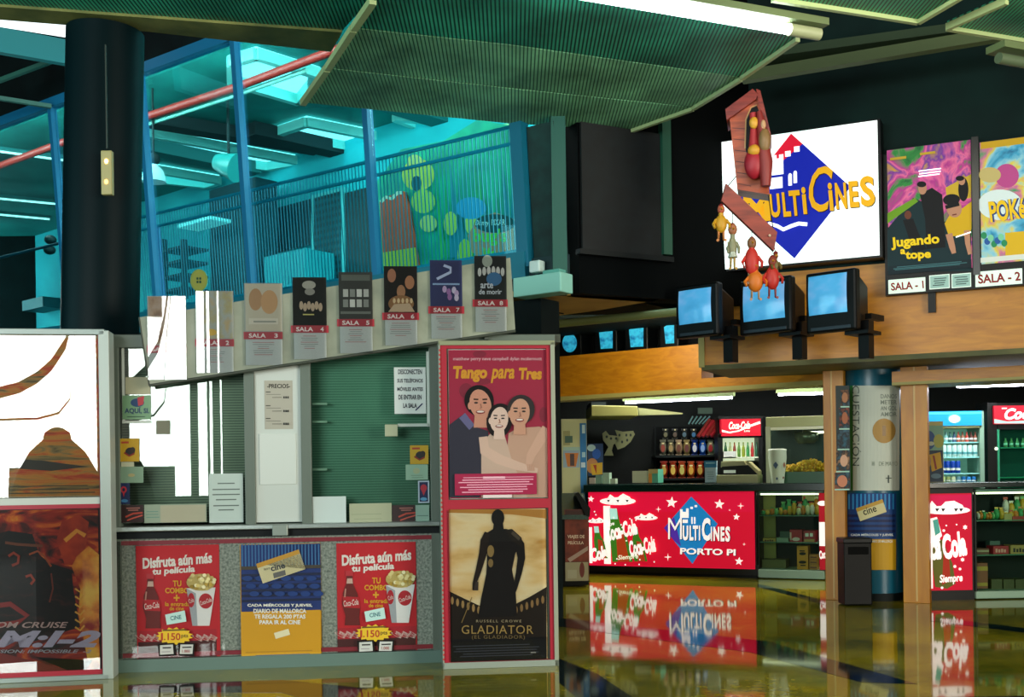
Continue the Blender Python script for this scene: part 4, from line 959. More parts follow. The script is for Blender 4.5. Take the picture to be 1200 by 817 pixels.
def d(a):
    a.R(524.5, 597, 640.5, 774, NM(['#b88a3a', '#d8b878', '#e0cfa0', '#c8b890'], 2.2, (1, 1, 2.5), rough=.6))
    a.Pg([(524.5, 597), (640.5, 597), (640.5, 608), (600, 603), (524.5, 601)], M('#b07a26'))
    a.Pg([(524.5, 692), (545, 702), (562, 710), (600, 710), (620, 700), (640.5, 688), (640.5, 774), (524.5, 774)], M('#1c140c'))
    for i in range(6): a.E(530+i*6.2, 704+i*2.2, 1.7, 4.6, M('#a08048')); a.E(636-i*6.2, 703+i*2.4, 1.7, 4.6, M('#8a6a38'))
    bk = M('#0d0a0a')
    a.E(583.5, 607, 7.5, 10, bk); a.Pg([(579, 612), (589, 612), (591, 624), (577, 624)], bk)   # head, neck
    a.Pg([(568, 626), (578, 620), (594, 620), (608, 630), (611, 640), (604, 648), (600, 668), (604, 690), (606, 722), (560, 724), (564, 700), (570, 672), (571, 650), (567, 640)], bk)
    a.L([(571, 624), (568, 634), (566, 648), (561, 668), (556, 684), (555, 692)], [3, 5, 4.5, 3.4, 2.4, 1.5], M('#1c120c')); a.L([(605, 628), (609, 638), (611, 654), (608, 672), (604, 688), (603, 694)], [3, 5.5, 4.5, 3.5, 2.6, 1.5], bk)
    a.Pg([(592, 621), (600, 620), (611, 630), (613, 642), (600, 634)], M('#1a130c'))
    for i in range(4): a.L([(558+i*.6, 682), (556+i*1.2, 692)], .8, M('#2a1a10'))
    a.E(575, 646, 4, 7, M('#8a7038')); a.E(575, 660, 3, 5, M('#7a6230')); a.L([(600, 624), (609, 632)], 2, M('#3a3020')); a.L([(553, 700), (541, 730)], .5, M('#8a7038'))
    a.R(524.5, 748, 640.5, 774, M('#08090c')); a.T('RUSSELL CROWE', 558, 726.5, 611, 729.5, M('#a89a78'), .01, spacing=1.4)
    a.T('GLADIATOR', 541, 733, 625, 743, M('#a88a48'), .0, spacing=1.1); a.T('(EL GLADIADOR)', 553, 744.5, 615, 750, M('#7c6838'), .0, spacing=1.2); a.lines(530, 755, 634, 770, 5, M('#2a3040'), .5); a.R(622, 764, 628, 765.5, M('#8a8a88'))
sheet('film_poster', 'sepia poster titled GLADIATOR with one dark standing silhouette', 'poster', PT, .002, 524, 596.5, 641, 774.5, M('#1c140c'), d)
MB().pbox(PT, 526, 410, 641.5, 584, .03, .033, GLASS('#ffffff', .8, 1.5)).build('pane', q); MB().pbox(PT, 525, 597, 641, 774, .03, .033, GLASS('#ffffff', .8, 1.5)).build('pane', q)
# ================================================================= BIG SIGN
def EM(c, e): return M(c, .6, emit=e, spec=.3)
q = thing('cinema_sign', 'large white backlit sign with a blue diamond reading MULTICINES', 'sign', PFT.P(940, 308, .2), PFT)
SW = .24
MB().pbox(PFT, 844, 152, 1033, 310, .0, SW-.01, M('#07090b', .4)).build('casing', q)
e = .95
a = Art(PFT, SW); a.pbox(PFT, 847, 153.5, 1029.5, 307.5, .1, SW, NM(['#d4f0ea', '#eefcf8', '#ffffff'], 1.1, rough=.35, emit=1.05))
bl = EM('#0a1a90', e); wh = EM('#f4fbff', e); ye = EM('#d09a10', e*.8); dk_ = EM('#2a1c08', .2)
a.Pg([(927, 156.5), (997, 219), (931, 303), (861, 240)], bl)
a.Pg([(927, 156.5), (940.5, 168.5), (873, 212), (866, 233)], EM('#c0102c', e))
for p in ((920, 177, 926.5, 183.5), (930.5, 171.5, 937, 178), (902, 186, 918, 205), (902, 208, 917, 221), (905, 182, 910, 188), (913, 181, 918, 188)): a.R(*p, wh)
a.R(923.8, 206, 928, 217.5, wh); a.E(925.9, 206, 2.1, 3, wh); a.R(929.8, 203, 934, 214.5, wh); a.E(931.9, 203, 2.1, 3, wh)
def yt(s_, x0, y0, x1, y1, rot=0, b=.035):
    a.T(s_, x0+.9, y0+.9, x1+.9, y1+.9, dk_, b, 0, rot); a.T(s_, x0, y0, x1, y1, ye, b, 0, rot)
yt('M', 872, 228, 902, 260, 5); yt('U', 902, 227, 914, 255, 5); yt('L', 917, 225, 926, 254, 5); yt('T', 925, 223, 938, 253, 5); yt('i', 940, 219, 945, 251, 5)
yt('C', 948, 194, 973, 248, -8, .01); yt('i', 971, 214, 976, 247, 5); yt('N', 979, 214, 992, 245, 4); yt('E', 995, 212, 1006, 243, 4); yt('S', 1008, 206, 1025, 242, 4)
a.L([(893, 268), (902, 262), (911, 265), (918, 269), (927, 265), (936, 262), (946, 263)], 2.2, wh)
a.build('lit_face', q)
# ================================================================= LIT POSTER CASES ON THE WALL
q = thing('lightbox', 'long black wall lightbox holding the two film posters and screen signs', 'lightbox', PFT.P(1120, 345, .1), PFT)
MB().pbox(PFT, 1036, 165, 1290, 337, 0, .1, M('#010202', .4)).build('casing', q)
MB().pbox(PFT, 1087.5, 340, 1096.5, 366, .0, .06, M('#050708', .4)).build('bracket', q)
MB().pbox(PFT, 1139.5, 160, 1147.5, 322, .1, .13, M('#050708', .3)).build('divider', q)
pe = .24
def d(a):
    a.R(1040.5, 170, 1138.5, 318, NM(['#0c5a30', '#2a8a3a', '#b02a8a', '#e06a9a', '#6a2a9a', '#c89a20'], 3.5, dist=1.0, lo=.33, hi=.67, emit=pe))
    a.Pg([(1040, 268), (1070, 232), (1090, 240), (1100, 262), (1138, 250), (1138, 318), (1040, 318)], EM('#0c2a30', pe)); a.Pg([(1040, 250), (1072, 232), (1076, 236), (1040, 262)], EM('#6a9a20', pe)); a.Pg([(1108, 220), (1138, 204), (1138, 232), (1110, 236)], EM('#c8a830', pe))
    bk = EM('#0b0d12', pe); sk_ = EM('#b8866a', pe)
    a.E(1064, 252, 4, 5, EM('#6a3a2a', pe)); a.Pg([(1058, 258), (1070, 256), (1076, 272), (1086, 292), (1070, 296), (1064, 276)], bk)   # far figure
    a.Pg([(1078, 228), (1092, 220), (1104, 228), (1106, 250), (1108, 290), (1086, 292), (1084, 256)], bk); a.E(1081, 221, 5, 7, sk_); a.E(1080, 216, 5.5, 3.5, bk); a.E(1129, 222, 6, 14, bk); a.E(1127, 212, 4, 5, sk_); a.E(1125, 209, 5, 3, bk)
    a.Pg([(1107, 262), (1114, 250), (1128, 244), (1138.5, 236), (1138.5, 268), (1136, 276), (1112, 277)], EM('#d0a818', pe)); a.L([(1112, 274), (1116, 290), (1118, 297)], [4, 3.5, 2.5], sk_); a.L([(1133, 270), (1134, 285), (1137, 298)], [3.5, 3, 2.5], sk_)
    a.E(1118, 244, 9, 11, sk_, rot=-.2); a.E(1115, 234, 10, 6.5, bk, rot=-.1); a.L([(1108, 243), (1124, 239)], 2.2, bk); a.L([(1116, 252), (1121, 251)], .7, EM('#6a2a20', pe)); a.L([(1120, 278), (1138, 272)], .7, wh)
    a.T('Jugando', 1044, 276, 1101, 291, EM('#e0c018', pe+.2), .035, 0, 5); a.T('a', 1055, 292, 1061, 298, EM('#e0c018', pe+.2), .04); a.T('tope', 1061, 294, 1091, 306, EM('#e0c018', pe+.2), .04, 0, 3)
    a.R(1040.5, 308, 1138.5, 318, EM('#0c2028', pe)); a.lines(1046, 309, 1134, 314, 3, EM('#3a6a70', pe), .5)
    a.lines(1075, 197.5, 1104, 207, 3, wh, .7, .12); a.R(1043, 184, 1062, 187, EM('#c0a030', pe)); a.R(1078, 178, 1096, 181, EM('#c0a030', pe))
sheet('film_poster', 'psychedelic lit poster titled Jugando a tope on the dark wall', 'poster', PFT, .101, 1040, 169.5, 1139, 318.5, M('#101820'), d)
def d(a):
    a.R(1149, 158, 1290, 304, NM(['#0f5a8a', '#3aa0c8', '#8ac8d8', '#d8c83a', '#c86a9a', '#2a9a5a'], 3.0, dist=.8, lo=.33, hi=.67, emit=pe))
    a.R(1149, 158, 1290, 166, EM('#c8a020', pe)); a.E(1180, 206, 14, 14, EM('#b84a8a', pe)); a.E(1160, 205, 13, 9, EM('#c0b070', pe)); a.E(1172, 240, 26, 18, EM('#d8e8e8', pe)); a.R(1178, 270, 1240, 298, EM('#d8b020', pe)); a.R(1149, 296, 1290, 302, EM('#d8e0d8', pe))
    for i in range(7): a.E(1153+i*4, 276+(i*7) % 11, 3.5, 4, EM(['#2a8a5a', '#2a5aa0', '#7ac8a0'][i % 3], pe))
    for c_, ww in ((EM('#103a7a', pe), .09), (EM('#e0b818', pe+.15), .03)): a.T('POKéMON', 1159, 231, 1243, 256, c_, ww, 0, 7)
sheet('film_poster', 'blue and yellow lit poster lettered POKéMON at the right edge', 'poster', PFT, .101, 1148.5, 157.5, 1290, 304.5, M('#101820'), d)
def salas(x0, y0, x1, y1, s_, label, grp=None, slip=False):
    def d(a):
        if slip: a.R(x0+1, y0+1, x1-1, y1-1, EM('#9ac0b8', .3)); a.lines(x0+3, y0+3, x1-3, y1-3, 4, M('#4a6a68'), .6, .2)
        else: a.T(s_, x0+3, y0+3.6, x1-2, y1-3.6, EM('#8a1420', .2), .03, 0, 4.5)
    sheet('screen_sign' if not slip else 'timetable_slip', label, 'sign' if not slip else 'notice', PFT, .101, x0, y0, x1, y1, EM('#d8ecdf', .55), d, grp)
salas(1041, 326.5, 1084.5, 343, 'SALA - 1', 'lit strip sign reading SALA - 1 under the Jugando a tope poster')
salas(1089, 322, 1113, 338.5, '', 'left of the two pale timetable slips between the screen signs', 'timetable slips', True)
salas(1115, 320.5, 1138, 337, '', 'right of the two pale timetable slips between the screen signs', 'timetable slips', True)
salas(1143, 316.5, 1198, 334.5, 'SALA - 2', 'lit strip sign reading SALA - 2 at the right edge')

# ================================================================= TELEVISIONS
U = Vector((.731, -.682, 0))
def tv(xc, Y, x0, y0, x1, y1, bx0, by0, bx1, by1, label, right, px_, py_):
    a_ = ((xc-600)/F*Y, Y); pl = Plane(a_, (a_[0]+U.x, a_[1]+U.y))
    q = thing('television', label, 'television', pl.P(xc, by1), pl)
    mc = M('#030405', .45)
    u0, v0, u1, v1 = pl.rect(bx0, by0, bx1, by1)
    fc = MB().box(pl, u0, v0, u1, v1, -.10, 0, mc).build('front_case', q, bev=.02)
    # tapering rear case
    w0, w1 = -.10, -.46; k1, k2 = .03, .10; P = []
    for (aa, ab, ac, ad, w) in ((u0+k1, u1-k1, v0+.02, v1-.02, w0), (u0+k2, u1-k2, v0+.06, v1-.10, w1)):
        P += [pl.pt(aa, ac, w), pl.pt(ab, ac, w), pl.pt(ab, ad, w), pl.pt(aa, ad, w)]
    b_ = MB(); b_.add(P, [(0, 1, 2, 3), (7, 6, 5, 4), (0, 4, 5, 1), (1, 5, 6, 2), (2, 6, 7, 3), (3, 7, 4, 0)], mc); b_.build('rear_case', q, bev=.03)
    sc = Art(pl, .004); s0, t0, s1_, t1 = pl.rect(x0, y0, x1, y1); n = 8; vs = []; fs = []
    for j in range(n+1):
        for i in range(n+1):
            fx, fy = i/n*2-1, j/n*2-1; vs.append(pl.pt(s0+(s1_-s0)*i/n, t0+(t1-t0)*j/n, .004+.022*(1-fx*fx*.5-fy*fy*.5)-.0))
    for j in range(n):
        for i in range(n): fs.append((j*(n+1)+i, j*(n+1)+i+1, (j+1)*(n+1)+i+1, (j+1)*(n+1)+i))
    m = NM(['#1a6fa8', '#4a9ed0', '#9ab0e0'], 1.6, (1, 1, 1.5), rough=.12, emit=.55); sc.add(vs, fs, m, True); sc.build('screen', fc)  # bluish window reflection painted on the screen and made to glow
    MB().box(pl, u0+.05, v0+.02, u1-.05, v0+.05, .0, .006, M('#1a2430', .4)).build('control_strip', fc, bev=.002)
    # bracket down to the fascia
    uu = pl.uv(px_, py_, -.2)[0]
    br = MB(); br.box(pl, uu-.03, v0+.12, uu+.03, v0+.17, -.56, -.3, mc); br.box(pl, uu-.05, v0-.24, uu+.05, v0+.1, -.3, -.2, mc); br.box(pl, uu-.12, v0-.03, uu+.1, v0, -.34, -.08, mc); br.build('bracket', q)
    return q
tv(817, 10.38, 796, 339, 834, 379, 791.5, 333, 841, 395, 'television with a pale room on its screen, leftmost of the three big ones', 865, 853, 410)
tv(897, 10.25, 871.5, 333, 920, 375, 866, 326, 927, 391, 'television behind the hanging toy hens, middle of the three big ones', 940, 934, 405)
tv(970, 9.85, 948, 322, 993, 368, 944, 317, 1003, 389, 'television nearest the Jugando a tope poster, rightmost of three', 1027, 1012, 400)

# ================================================================= HANGING WOODEN DISPLAY
HP = FR(9.3)
HPa = Plane(((870-600)/F*9.3-.5, 9.3+.12), ((870-600)/F*9.3+.5, 9.3-.12))
q = thing('toy_henhouse', 'red wooden toy henhouse hanging in front of the big sign', 'hanging display', HPa.P(878, 228), HPa)
mwr = WOOD('#8a3416', '#c4582a', (1, 3, 8)); mrr = WOOD('#6a1e18', '#a03a2a', (1, 3, 8))
a = Art(HPa, .02); a.prism(HPa, [(855, 139), (887, 113), (893, 122), (902, 228), (864, 222)], -.22, .02, mwr)
for i in range(6): a.L([(858+i*1.3, 150+i*13), (874+i*1.2, 151+i*13.4)], .5, M('#5a200e'))
a.Pg([(873, 172), (874, 140), (880, 126), (887, 124), (891, 134), (894, 175), (890, 200), (880, 200)], M('#080506')); a.L([(873, 174), (874, 140), (880, 126), (887, 123)], .8, M('#b88a50')); a.build('house_front', q)
MB().prism(HPa, [(850, 128), (882, 104), (888, 110), (886, 116), (851.5, 140.5)], -.26, .06, mrr).build('roof', q)
MB().prism(HPa, [(886, 104), (891, 106), (904, 160), (900, 172), (888, 116)], -.26, .06, mrr).build('roof', q)
MB().tube([HPa.P(884, 106, -.1), (HPa.P(884, 106, -.1).x, HPa.P(884, 106, -.1).y, 4.6)], .006, M('#181410'), 6).build('hanging_wire', q)
def part_hen(q, pl, w, cx, cy, r, c1, c2):
    c = pl.P(cx, cy, w); k = r/F*9.3
    b = MB(); b.ball(c, (k, k*.8, k*1.15), M(c1, .5)); b.build('body', q); b = MB(); b.ball(c+Vector((0, 0, k*1.5)), (k*.42, k*.42, k*.5), M(c2, .5)); b.build('head', q)
q2 = thing('toy_hen', 'red and yellow toy hen sitting in the henhouse doorway', 'toy', HPa.P(884, 205, .08), HPa)
c = HPa.P(884, 192, .08)
MB().ball(c, (.085, .07, .13), M('#a0182a', .5)).build('body', q2); MB().tube([c+Vector((0, 0, .1)), c+Vector((0, 0, .3)), c+Vector((-.005, 0, .42))], [.05, .028, .03], M('#b02a30', .5)).build('neck', q2)
MB().ball(c+Vector((-.005, -.03, .33)), (.04, .03, .05), M('#d8a030', .5)).build('ruff', q2); MB().ball(c+Vector((-.005, -.03, .1)), (.055, .05, .05), M('#d0982a', .5)).build('ruff', q2)
q2 = thing('toy_hen', 'tall brown toy hen leaning on the right side of the henhouse', 'toy', HPa.P(897, 225, .1), HPa)
c = HPa.P(897, 190, .1)
MB().tube([c+Vector((0, 0, -.2)), c, c+Vector((-.01, 0, .1)), c+Vector((-.03, 0, .33)), c+Vector((-.045, 0, .42))], [.04, .06, .05, .035, .02], M('#8a2a26', .5)).build('body', q2)
MB().ball(c+Vector((-.01, -.03, .17)), (.05, .04, .1), M('#8a6a40', .5)).build('apron', q2); MB().ball(c+Vector((-.02, -.03, .3)), (.022, .02, .04), M('#c89a70', .5)).build('face', q2)
q2 = thing('ramp_plank', 'sloping red plank hanging below the toy henhouse', 'plank', HP.P(878, 290), HP)
MB().prism(HP, [(851, 215), (911, 272), (907, 294), (845.5, 235)], -.05, .0, mrr).build('plank', q2); MB().ball(HP.P(902, 276, .01), .012, M('#d8b8a0')).build('peg', q2)
MB().tube([HP.P(853, 218, -.02), HPa.P(864, 205, -.05)], .004, M('#181410'), 6).build('hanging_wire', q2); MB().tube([HP.P(907, 276, -.02), HPa.P(900, 226, -.05)], .004, M('#181410'), 6).build('hanging_wire', q2)
def toy(name, label, cx, top, bot, wpx, body, head, legs, hang, extra=None, round_=1.0, skirt=None):
    pl = HP; q = thing(name, label, 'toy', pl.P(cx, bot), pl); k = 9.3/F; h = bot-top
    hd = pl.P(cx, top+h*.13); bd = pl.P(cx, top+h*.52); W_2 = wpx*k/2
    MB().ball(hd, (h*k*.1, h*k*.1, h*k*.13), M(head, .5)).build('head', q)
    MB().tube([hd, bd+Vector((0, 0, h*k*.15))], [h*k*.05, W_2*.5], M(body, .5)).build('neck', q)
    MB().ball(bd, (W_2, W_2*.8, h*k*.25*round_), M(body, .5), 14, 10).build('body', q)
    if skirt: MB().lathe(bd+Vector((0, 0, -h*k*.22)), [(W_2*1.15, 0), (W_2*.9, h*k*.08), (W_2*.4, h*k*.2)], M(skirt, .6), 16).build('skirt', q)
    for s_ in (-1, 1):
        f0 = bd+Vector((s_*W_2*.4, 0, -h*k*.15)); f1 = pl.P(cx, bot)+Vector((s_*W_2*.45, 0, .01))
        MB().tube([f0, f1, f1+Vector((s_*.01, -.03, -.005))], [.011, .008, .012], M(legs, .5), 8).build('leg', q)
        MB().tube([bd+Vector((s_*W_2*.8, 0, h*k*.1)), bd+Vector((s_*W_2*1.35, -.02, -h*k*.02)), bd+Vector((s_*W_2*1.2, -.04, -h*k*.14))], [.016, .013, .01], M(body, .5), 8).build('wing', q)
    MB().tube([hd+Vector((0, -h*k*.09, 0)), hd+Vector((0, -h*k*.19, -.006))], [.012, .002], M('#d8902a'), 8).build('beak', q)
    MB().lathe(hd+Vector((0, 0, h*k*.09)), [(.022, 0), (.018, .012), (.004, .022)], M(extra or '#7a1418'), 10).build('comb', q)
    MB().tube([hd+Vector((0, 0, .02)), HP.P(*hang, -.01)], .003, M('#181410'), 6).build('hanging_wire', q)
    return q
toy('toy_figure', 'yellow wooden toy bird, leftmost of those hanging under the plank', 845, 240, 283, 14, '#c8941c', '#b8583a', '#c87a3a', (850, 225))
toy('toy_figure', 'grey toy bird in a pale skirt hanging below the plank', 858.5, 262, 316, 10, '#8a8a6a', '#a86a4a', '#b08a3a', (858, 238), skirt='#b8c0b0')
toy('toy_figure', 'large red round toy hen hanging in front of the middle television', 881, 278, 333, 17, '#c02a20', '#8a5a3a', '#8a6a4a', (881, 254), round_=1.2)
toy('toy_figure', 'orange round toy hen hanging low in front of the middle television', 885, 306, 352, 19, '#d0701a', '#b0481a', '#b08a6a', (884, 290), round_=1.1)
toy('toy_figure', 'red toy hen hanging rightmost under the plank, below the small brown one', 905, 300, 350, 17, '#b8281e', '#8a3a2a', '#8a3a3a', (905, 285), round_=1.1)
toy('toy_figure', 'small brown toy bird on the right under the plank end', 909, 296, 326, 8, '#6a5a2a', '#7a3a22', '#8a5a3a', (907, 288))

# ================================================================= KIOSK ROOM
mk = NM(['#020908', '#061412'], 1.2, rough=.8)
struct(MB().abox(-.2, 16.95, 0, 8.8, 17.1, 2.75, mk).build('wall_kiosk_back'))
struct(MB().abox(-.3, 13, 0, 0.1, 18.2, 3, mk).build('wall_kiosk_left'))
kc = [PL.pt(-1.0, 0, -.32), PL.pt(4.0, 0, -.32), Vector((8.8, 12.2, 0)), Vector((8.8, 18.2, 0)), Vector((-.9, 18.2, 0))]
struct(MB().slab([(p.x, p.y) for p in kc], 2.7, 2.8, mk).build('ceiling_kiosk'))
tube_light('tube_light', 'lit tube light above the snack counter, left of three', at_z(733, 472, 2.32), at_z(858, 466, 2.32),   .015, 40, rod=2.7, grp='tube lights over the snack counter')
tube_light('tube_light', 'lit tube light over the popcorn machine', at_z(912, 462.5, 2.35), at_z(1000, 460, 2.35),   .015, 40, rod=2.7, grp='tube lights over the snack counter')
tube_light('tube_light', 'lit tube light above the drinks coolers at right', at_y(1122, 452, 12.4), at_y(1290, 447, 12.4), .026, 30, rod=2.7, grp='tube lights over the snack counter')
# counter
q = thing('snack_counter', 'dark snack counter with a glowing red advertising front', 'counter', PK.P(788, 675), PK)
u0, u1, u2 = PK.uv(688, 600)[0], PK.uv(886.5, 600)[0], PK.uv(968, 600)[0]
bd = MB().box(PK, u0, .0, u1, 1.10, -.6, 0, M('#07090a', .4)).build('body', q)
MB().box(PK, u0-.03, 1.10, u2+.05, 1.2, -.7, .06, M('#06231f', .25)).build('worktop', q, bev=.01)
e = .75
a = Art(PK, .03); a.pbox(PK, 690, 576.5, 884, 665, 0, .03, EM('#d00a36', e)); wh = EM('#fff6f2', e)
a.R(700, 600, 884, 664, EM('#c80a2c', e))
for x, y, r in ((787, 589, 7), (843, 591, 6.2), (863, 606, 4.2), (866, 658, 5.2), (692.5, 585, 4)): a.star(x, y, r, wh, rot=.1)
for x, y, r in ((771.5, 597, 3.6), (782.7, 653, 4.6), (868, 593, 4.2), (872, 638, 2.2), (855, 598, 1.6)): a.star(x, y, r, wh, 4, .2)
a.Pg([(810, 582), (841, 614), (811.5, 661), (778, 619)], EM('#1878b8', e)); a.Pg([(778, 619), (790, 606), (798, 640), (790, 634)], EM('#4a2a9a', e))
for p in ((797, 600, 807, 607), (797, 597, 800, 600), (804, 596, 807, 600), (797, 609, 806, 613), (809, 594, 812, 596.5), (814, 592, 817, 594.5), (810, 606, 811.8, 614), (813.2, 606, 815, 614)): a.R(*p, wh)
def wt(s_, x0, y0, x1, y1, rot=0, b=.04):
    a.T(s_, x0+.8, y0+.6, x1+.8, y1+.6, EM('#14203a', .3), b, 0, rot); a.T(s_, x0, y0, x1, y1, wh, b, 0, rot)
wt('M', 783, 607, 799, 632, 0, -.01); wt('U', 800, 616, 806.5, 633.5); wt('L', 808, 616, 812.5, 633.5); wt('T', 812, 616, 818, 633.5); wt('I', 819, 616, 820.5, 633.5); wt('C', 822.5, 607, 832.5, 634); wt('I', 833, 617.5, 834.4, 634); wt('N', 836, 617.5, 843, 634); wt('E', 844.5, 617.5, 849, 634.5); wt('S', 850, 617, 855.5, 635)
wt('PORTO PI', 797, 643, 862, 650.5, -1.5, .03)
# cups and bottles artwork
def drink(x, y, s_):
    w_ = wh
    a.E(x, y, 21*s_, 4.5*s_, w_); a.Pg([(x-14*s_, y), (x-9*s_, y-8*s_), (x-2*s_, y-3*s_), (x+6*s_, y-9*s_), (x+14*s_, y-5*s_), (x+17*s_, y)], w_)
    for dx in (-12, -1, 10): a.Pg([(x+(dx-1)*s_, y-1.5*s_), (x+(dx+3)*s_, y-1.5*s_), (x+(dx+1)*s_, y+1.5*s_)], EM('#20262a', .1))
def bottle(x, y, s_):
    a.Pg([(x, y), (x+7*s_, y), (x+10*s_, y+14*s_), (x+16*s_, y+24*s_), (x+22*s_, y+50*s_), (x+3*s_, y+50*s_), (x, y+22*s_), (x+1*s_, y+12*s_)], EM('#3a7a20', e*.7)); a.Pg([(x, y), (x+7*s_, y), (x+8*s_, y+10*s_), (x+1*s_, y+10*s_)], EM('#a8dcd0', e)); a.Pg([(x+6*s_, y+20*s_), (x+13*s_, y+22*s_), (x+19*s_, y+50*s_), (x+8*s_, y+50*s_)], EM('#a83a18', e*.8))
a.R(707.5, 593, 715.5, 661, wh); drink(724, 587.5, 1); bottle(714, 596, 1.25); drink(757, 607, .65); drink(699, 611, .5); bottle(696, 617, .75); bottle(741, 618, .8)
a.R(690.5, 618, 694, 660, wh)
def coke(x0, y0, x1, y1, rot, aa=None, m=None):
    A_ = aa or a; A_.T('Coca-Cola', x0, y0, x1, y1, m or wh, .045, .35, rot)
coke(709, 612, 746, 631, 14); coke(737, 631, 768, 650, 12); a.T('Cola', 692, 641, 711, 657, wh, .05, .35, 14); a.T('Siempre', 724, 650, 748, 657, EM('#e8f0d0', e), .02, .2, 4); a.T('vaya', 711, 613, 720, 617, wh, .03, .2, 6)
random.seed(2)
for i in range(22): a.E(random.uniform(694, 770), random.uniform(598, 662), .9, 1.0, wh, 6)
a.build('advertising_panel', bd)
MB().pbox(PK, 683, 660, 890, 672, 0, .012, M('#030405', .3)).build('kick_plate', q)

def item(name, label, cat, pl, w, x0, y0, x1, y1, m, depth=.1, dr=None, grp=None, bev=0):
    a = Art(pl, w); a.pbox(pl, x0, y0, x1, y1, w-depth, w, m)
    if dr: dr(a, x0, y0, x1, y1)
    o = a.build(name, origin=pl.mat(pl.P((x0+x1)/2, y1, w)), bev=bev); return tag(o, label, cat, grp)
mshelf = GLASS('#bfe8d0', .6, 1.5)
def case_(pl, x0, x1, ytop, ybase, ykick, shelves, label, depth=.5, xm=None):
    q = thing('display_case', label, 'display case', pl.P((x0+x1)/2, ykick), pl)
    u0, u1 = pl.uv(x0, 620)[0], pl.uv(x1, 620)[0]; xm_ = (x0+x1)/2; vt = min(1.10, pl.uv(xm_, ytop)[1]) if pl is PK else pl.uv(xm_, ytop)[1]; vb = pl.uv(xm_, ybase)[1]
    MB().box(pl, u0, 0.01, u1, vb, -depth, .02, M('#9fc0a8', .45)).build('base', q, bev=.01)
    MB().box(pl, u0, vb, u1, vt, -depth-.02, -depth, M('#0a1c1a', .6)).build('back_panel', q)
    f = MB()
    for u in (u0, u1-.02): f.box(pl, u, vb, u+.02, vt, -.02, .0, M('#08120f', .4))
    f.box(pl, u0, vt-.02, u1, vt, -.02, 0, M('#2f7a5c', .3)); f.build('frame', q)
    for y in shelves:
        v = pl.uv(xm_, y)[1]; MB().box(pl, u0+.01, v-.008, u1-.01, v+.002, -depth+.02, -.03, M('#3a7a5c', .3)).build('shelf', q)
    MB().box(pl, u0+.01, vb, u1-.01, vt, -.012, -.006, GLASS('#f2fff8', .6, 1.5)).build('front_glass', q)
    MB().box(pl, u0+.02, vt-.05, u1-.02, vt-.03, -.12, -.09, M('#f8f4d0', emit=2.5)).build('case_lamp', q)
    return q, vt, vb
q, vt, vb = case_(PK, 888, 966, 575, 668, 677, (604.5, 636), 'glass display case of sweets left of the timber pillar')
MB().pbox(PK, 890, 576, 909, 668, -.45, -.42, M('#a8a24c', .6)).build('side_panel', q)
random.seed(11)
cols = ['#c8a030', '#3a9a5a', '#d8dcb0', '#c87a2a', '#b03a2a', '#d8d8c8', '#6ab06a', '#e0b848']
# bags of sweets on the top shelf
def bags(pl, w, x0, x1, yb, n, hh, label, grp, seed):
    random.seed(seed); st = (x1-x0)/n
    for i in range(n):
        x = x0+st*(i+.5); h = hh*random.uniform(.6, 1.1); b = MB(); c = pl.P(x, yb-h/2, w); k = c.y/F
        b.ball(c, (st*.55*k, .05, h/2*k), M(cols[random.randrange(len(cols))], .4), 8, 6)
        b.add([c+Vector((-st*.3*k, 0, h*.4*k)), c+Vector((st*.3*k, 0, h*.4*k)), c+Vector((st*.42*k, 0, h*.62*k)), c+Vector((-st*.42*k, 0, h*.62*k))], [(0, 1, 2, 3)], M(cols[random.randrange(len(cols))], .4))
        tag(b.build('sweet_bag'), label, 'bag of sweets', grp)
bags(PK, -.12, 892, 928, 604, 7, 9, 'small bag of sweets on the left half of the top shelf of the sweets case', 'sweet bags in the left case, left half', 1)
bags(PK, -.12, 928, 960, 604, 6, 14, 'small bag of sweets on the right half of the top shelf of the sweets case', 'sweet bags in the left case, right half', 2)
bags(PK, -.3, 915, 960, 604, 7, 20, 'small bag of sweets at the back of the top shelf of the sweets case', 'sweet bags in the left case, back row', 4)
item('price_card', 'pale price card standing at the upper right in the sweets case', 'card', PK, -.3, 940, 575, 955, 587, M('#a8a868'), .01)
def tx(s_, c='#501818'):
    return lambda a, x0, y0, x1, y1: [a.R(x0+(x1-x0)*(.15+.18*k_), y0+(y1-y0)*(.3+.08*(k_ % 2)), x0+(x1-x0)*(.28+.18*k_), y0+(y1-y0)*.72, M(c)) for k_ in range(4)]
item('sweet_box', 'yellow flat sweet tray on the middle shelf of the sweets case', 'box', PK, -.1, 894, 631, 909, 636, M('#c0a040'), .2, tx('.'))
item('sweet_box', 'grey flat sweet tray on the middle shelf of the sweets case', 'box', PK, -.1, 910, 630.5, 924, 636, M('#8fa890'), .2)
item('sweet_box', 'dark green tin on the middle shelf of the sweets case', 'box', PK, -.2, 914, 623, 925, 630, M('#3a5a4c'), .1)
item('sweet_box', 'large red sweet box on the middle shelf of the sweets case', 'box', PK, -.1, 925.5, 621, 940, 636, M('#b01c2c'), .2, lambda a, x0, y0, x1, y1: (a.R(x0, y0+3, x0+2, y1-3, M('#d8b8b0')), a.E((x0+x1)/2, y1-4, 4.5, 2.2, M('#e8d0c8'))))
item('sweet_box', 'red box with two white squares on the middle shelf of the sweets case', 'box', PK, -.1, 941.5, 622, 955.5, 636, M('#a01c2c'), .2, lambda a, x0, y0, x1, y1: (a.R(x0+2, y0+3, x0+6, y0+7, WHITE), a.R(x0+7.5, y0+3, x0+11, y0+7, WHITE), a.R(x0+1, y0+10, x1-1, y1-1, M('#b89a50'))))
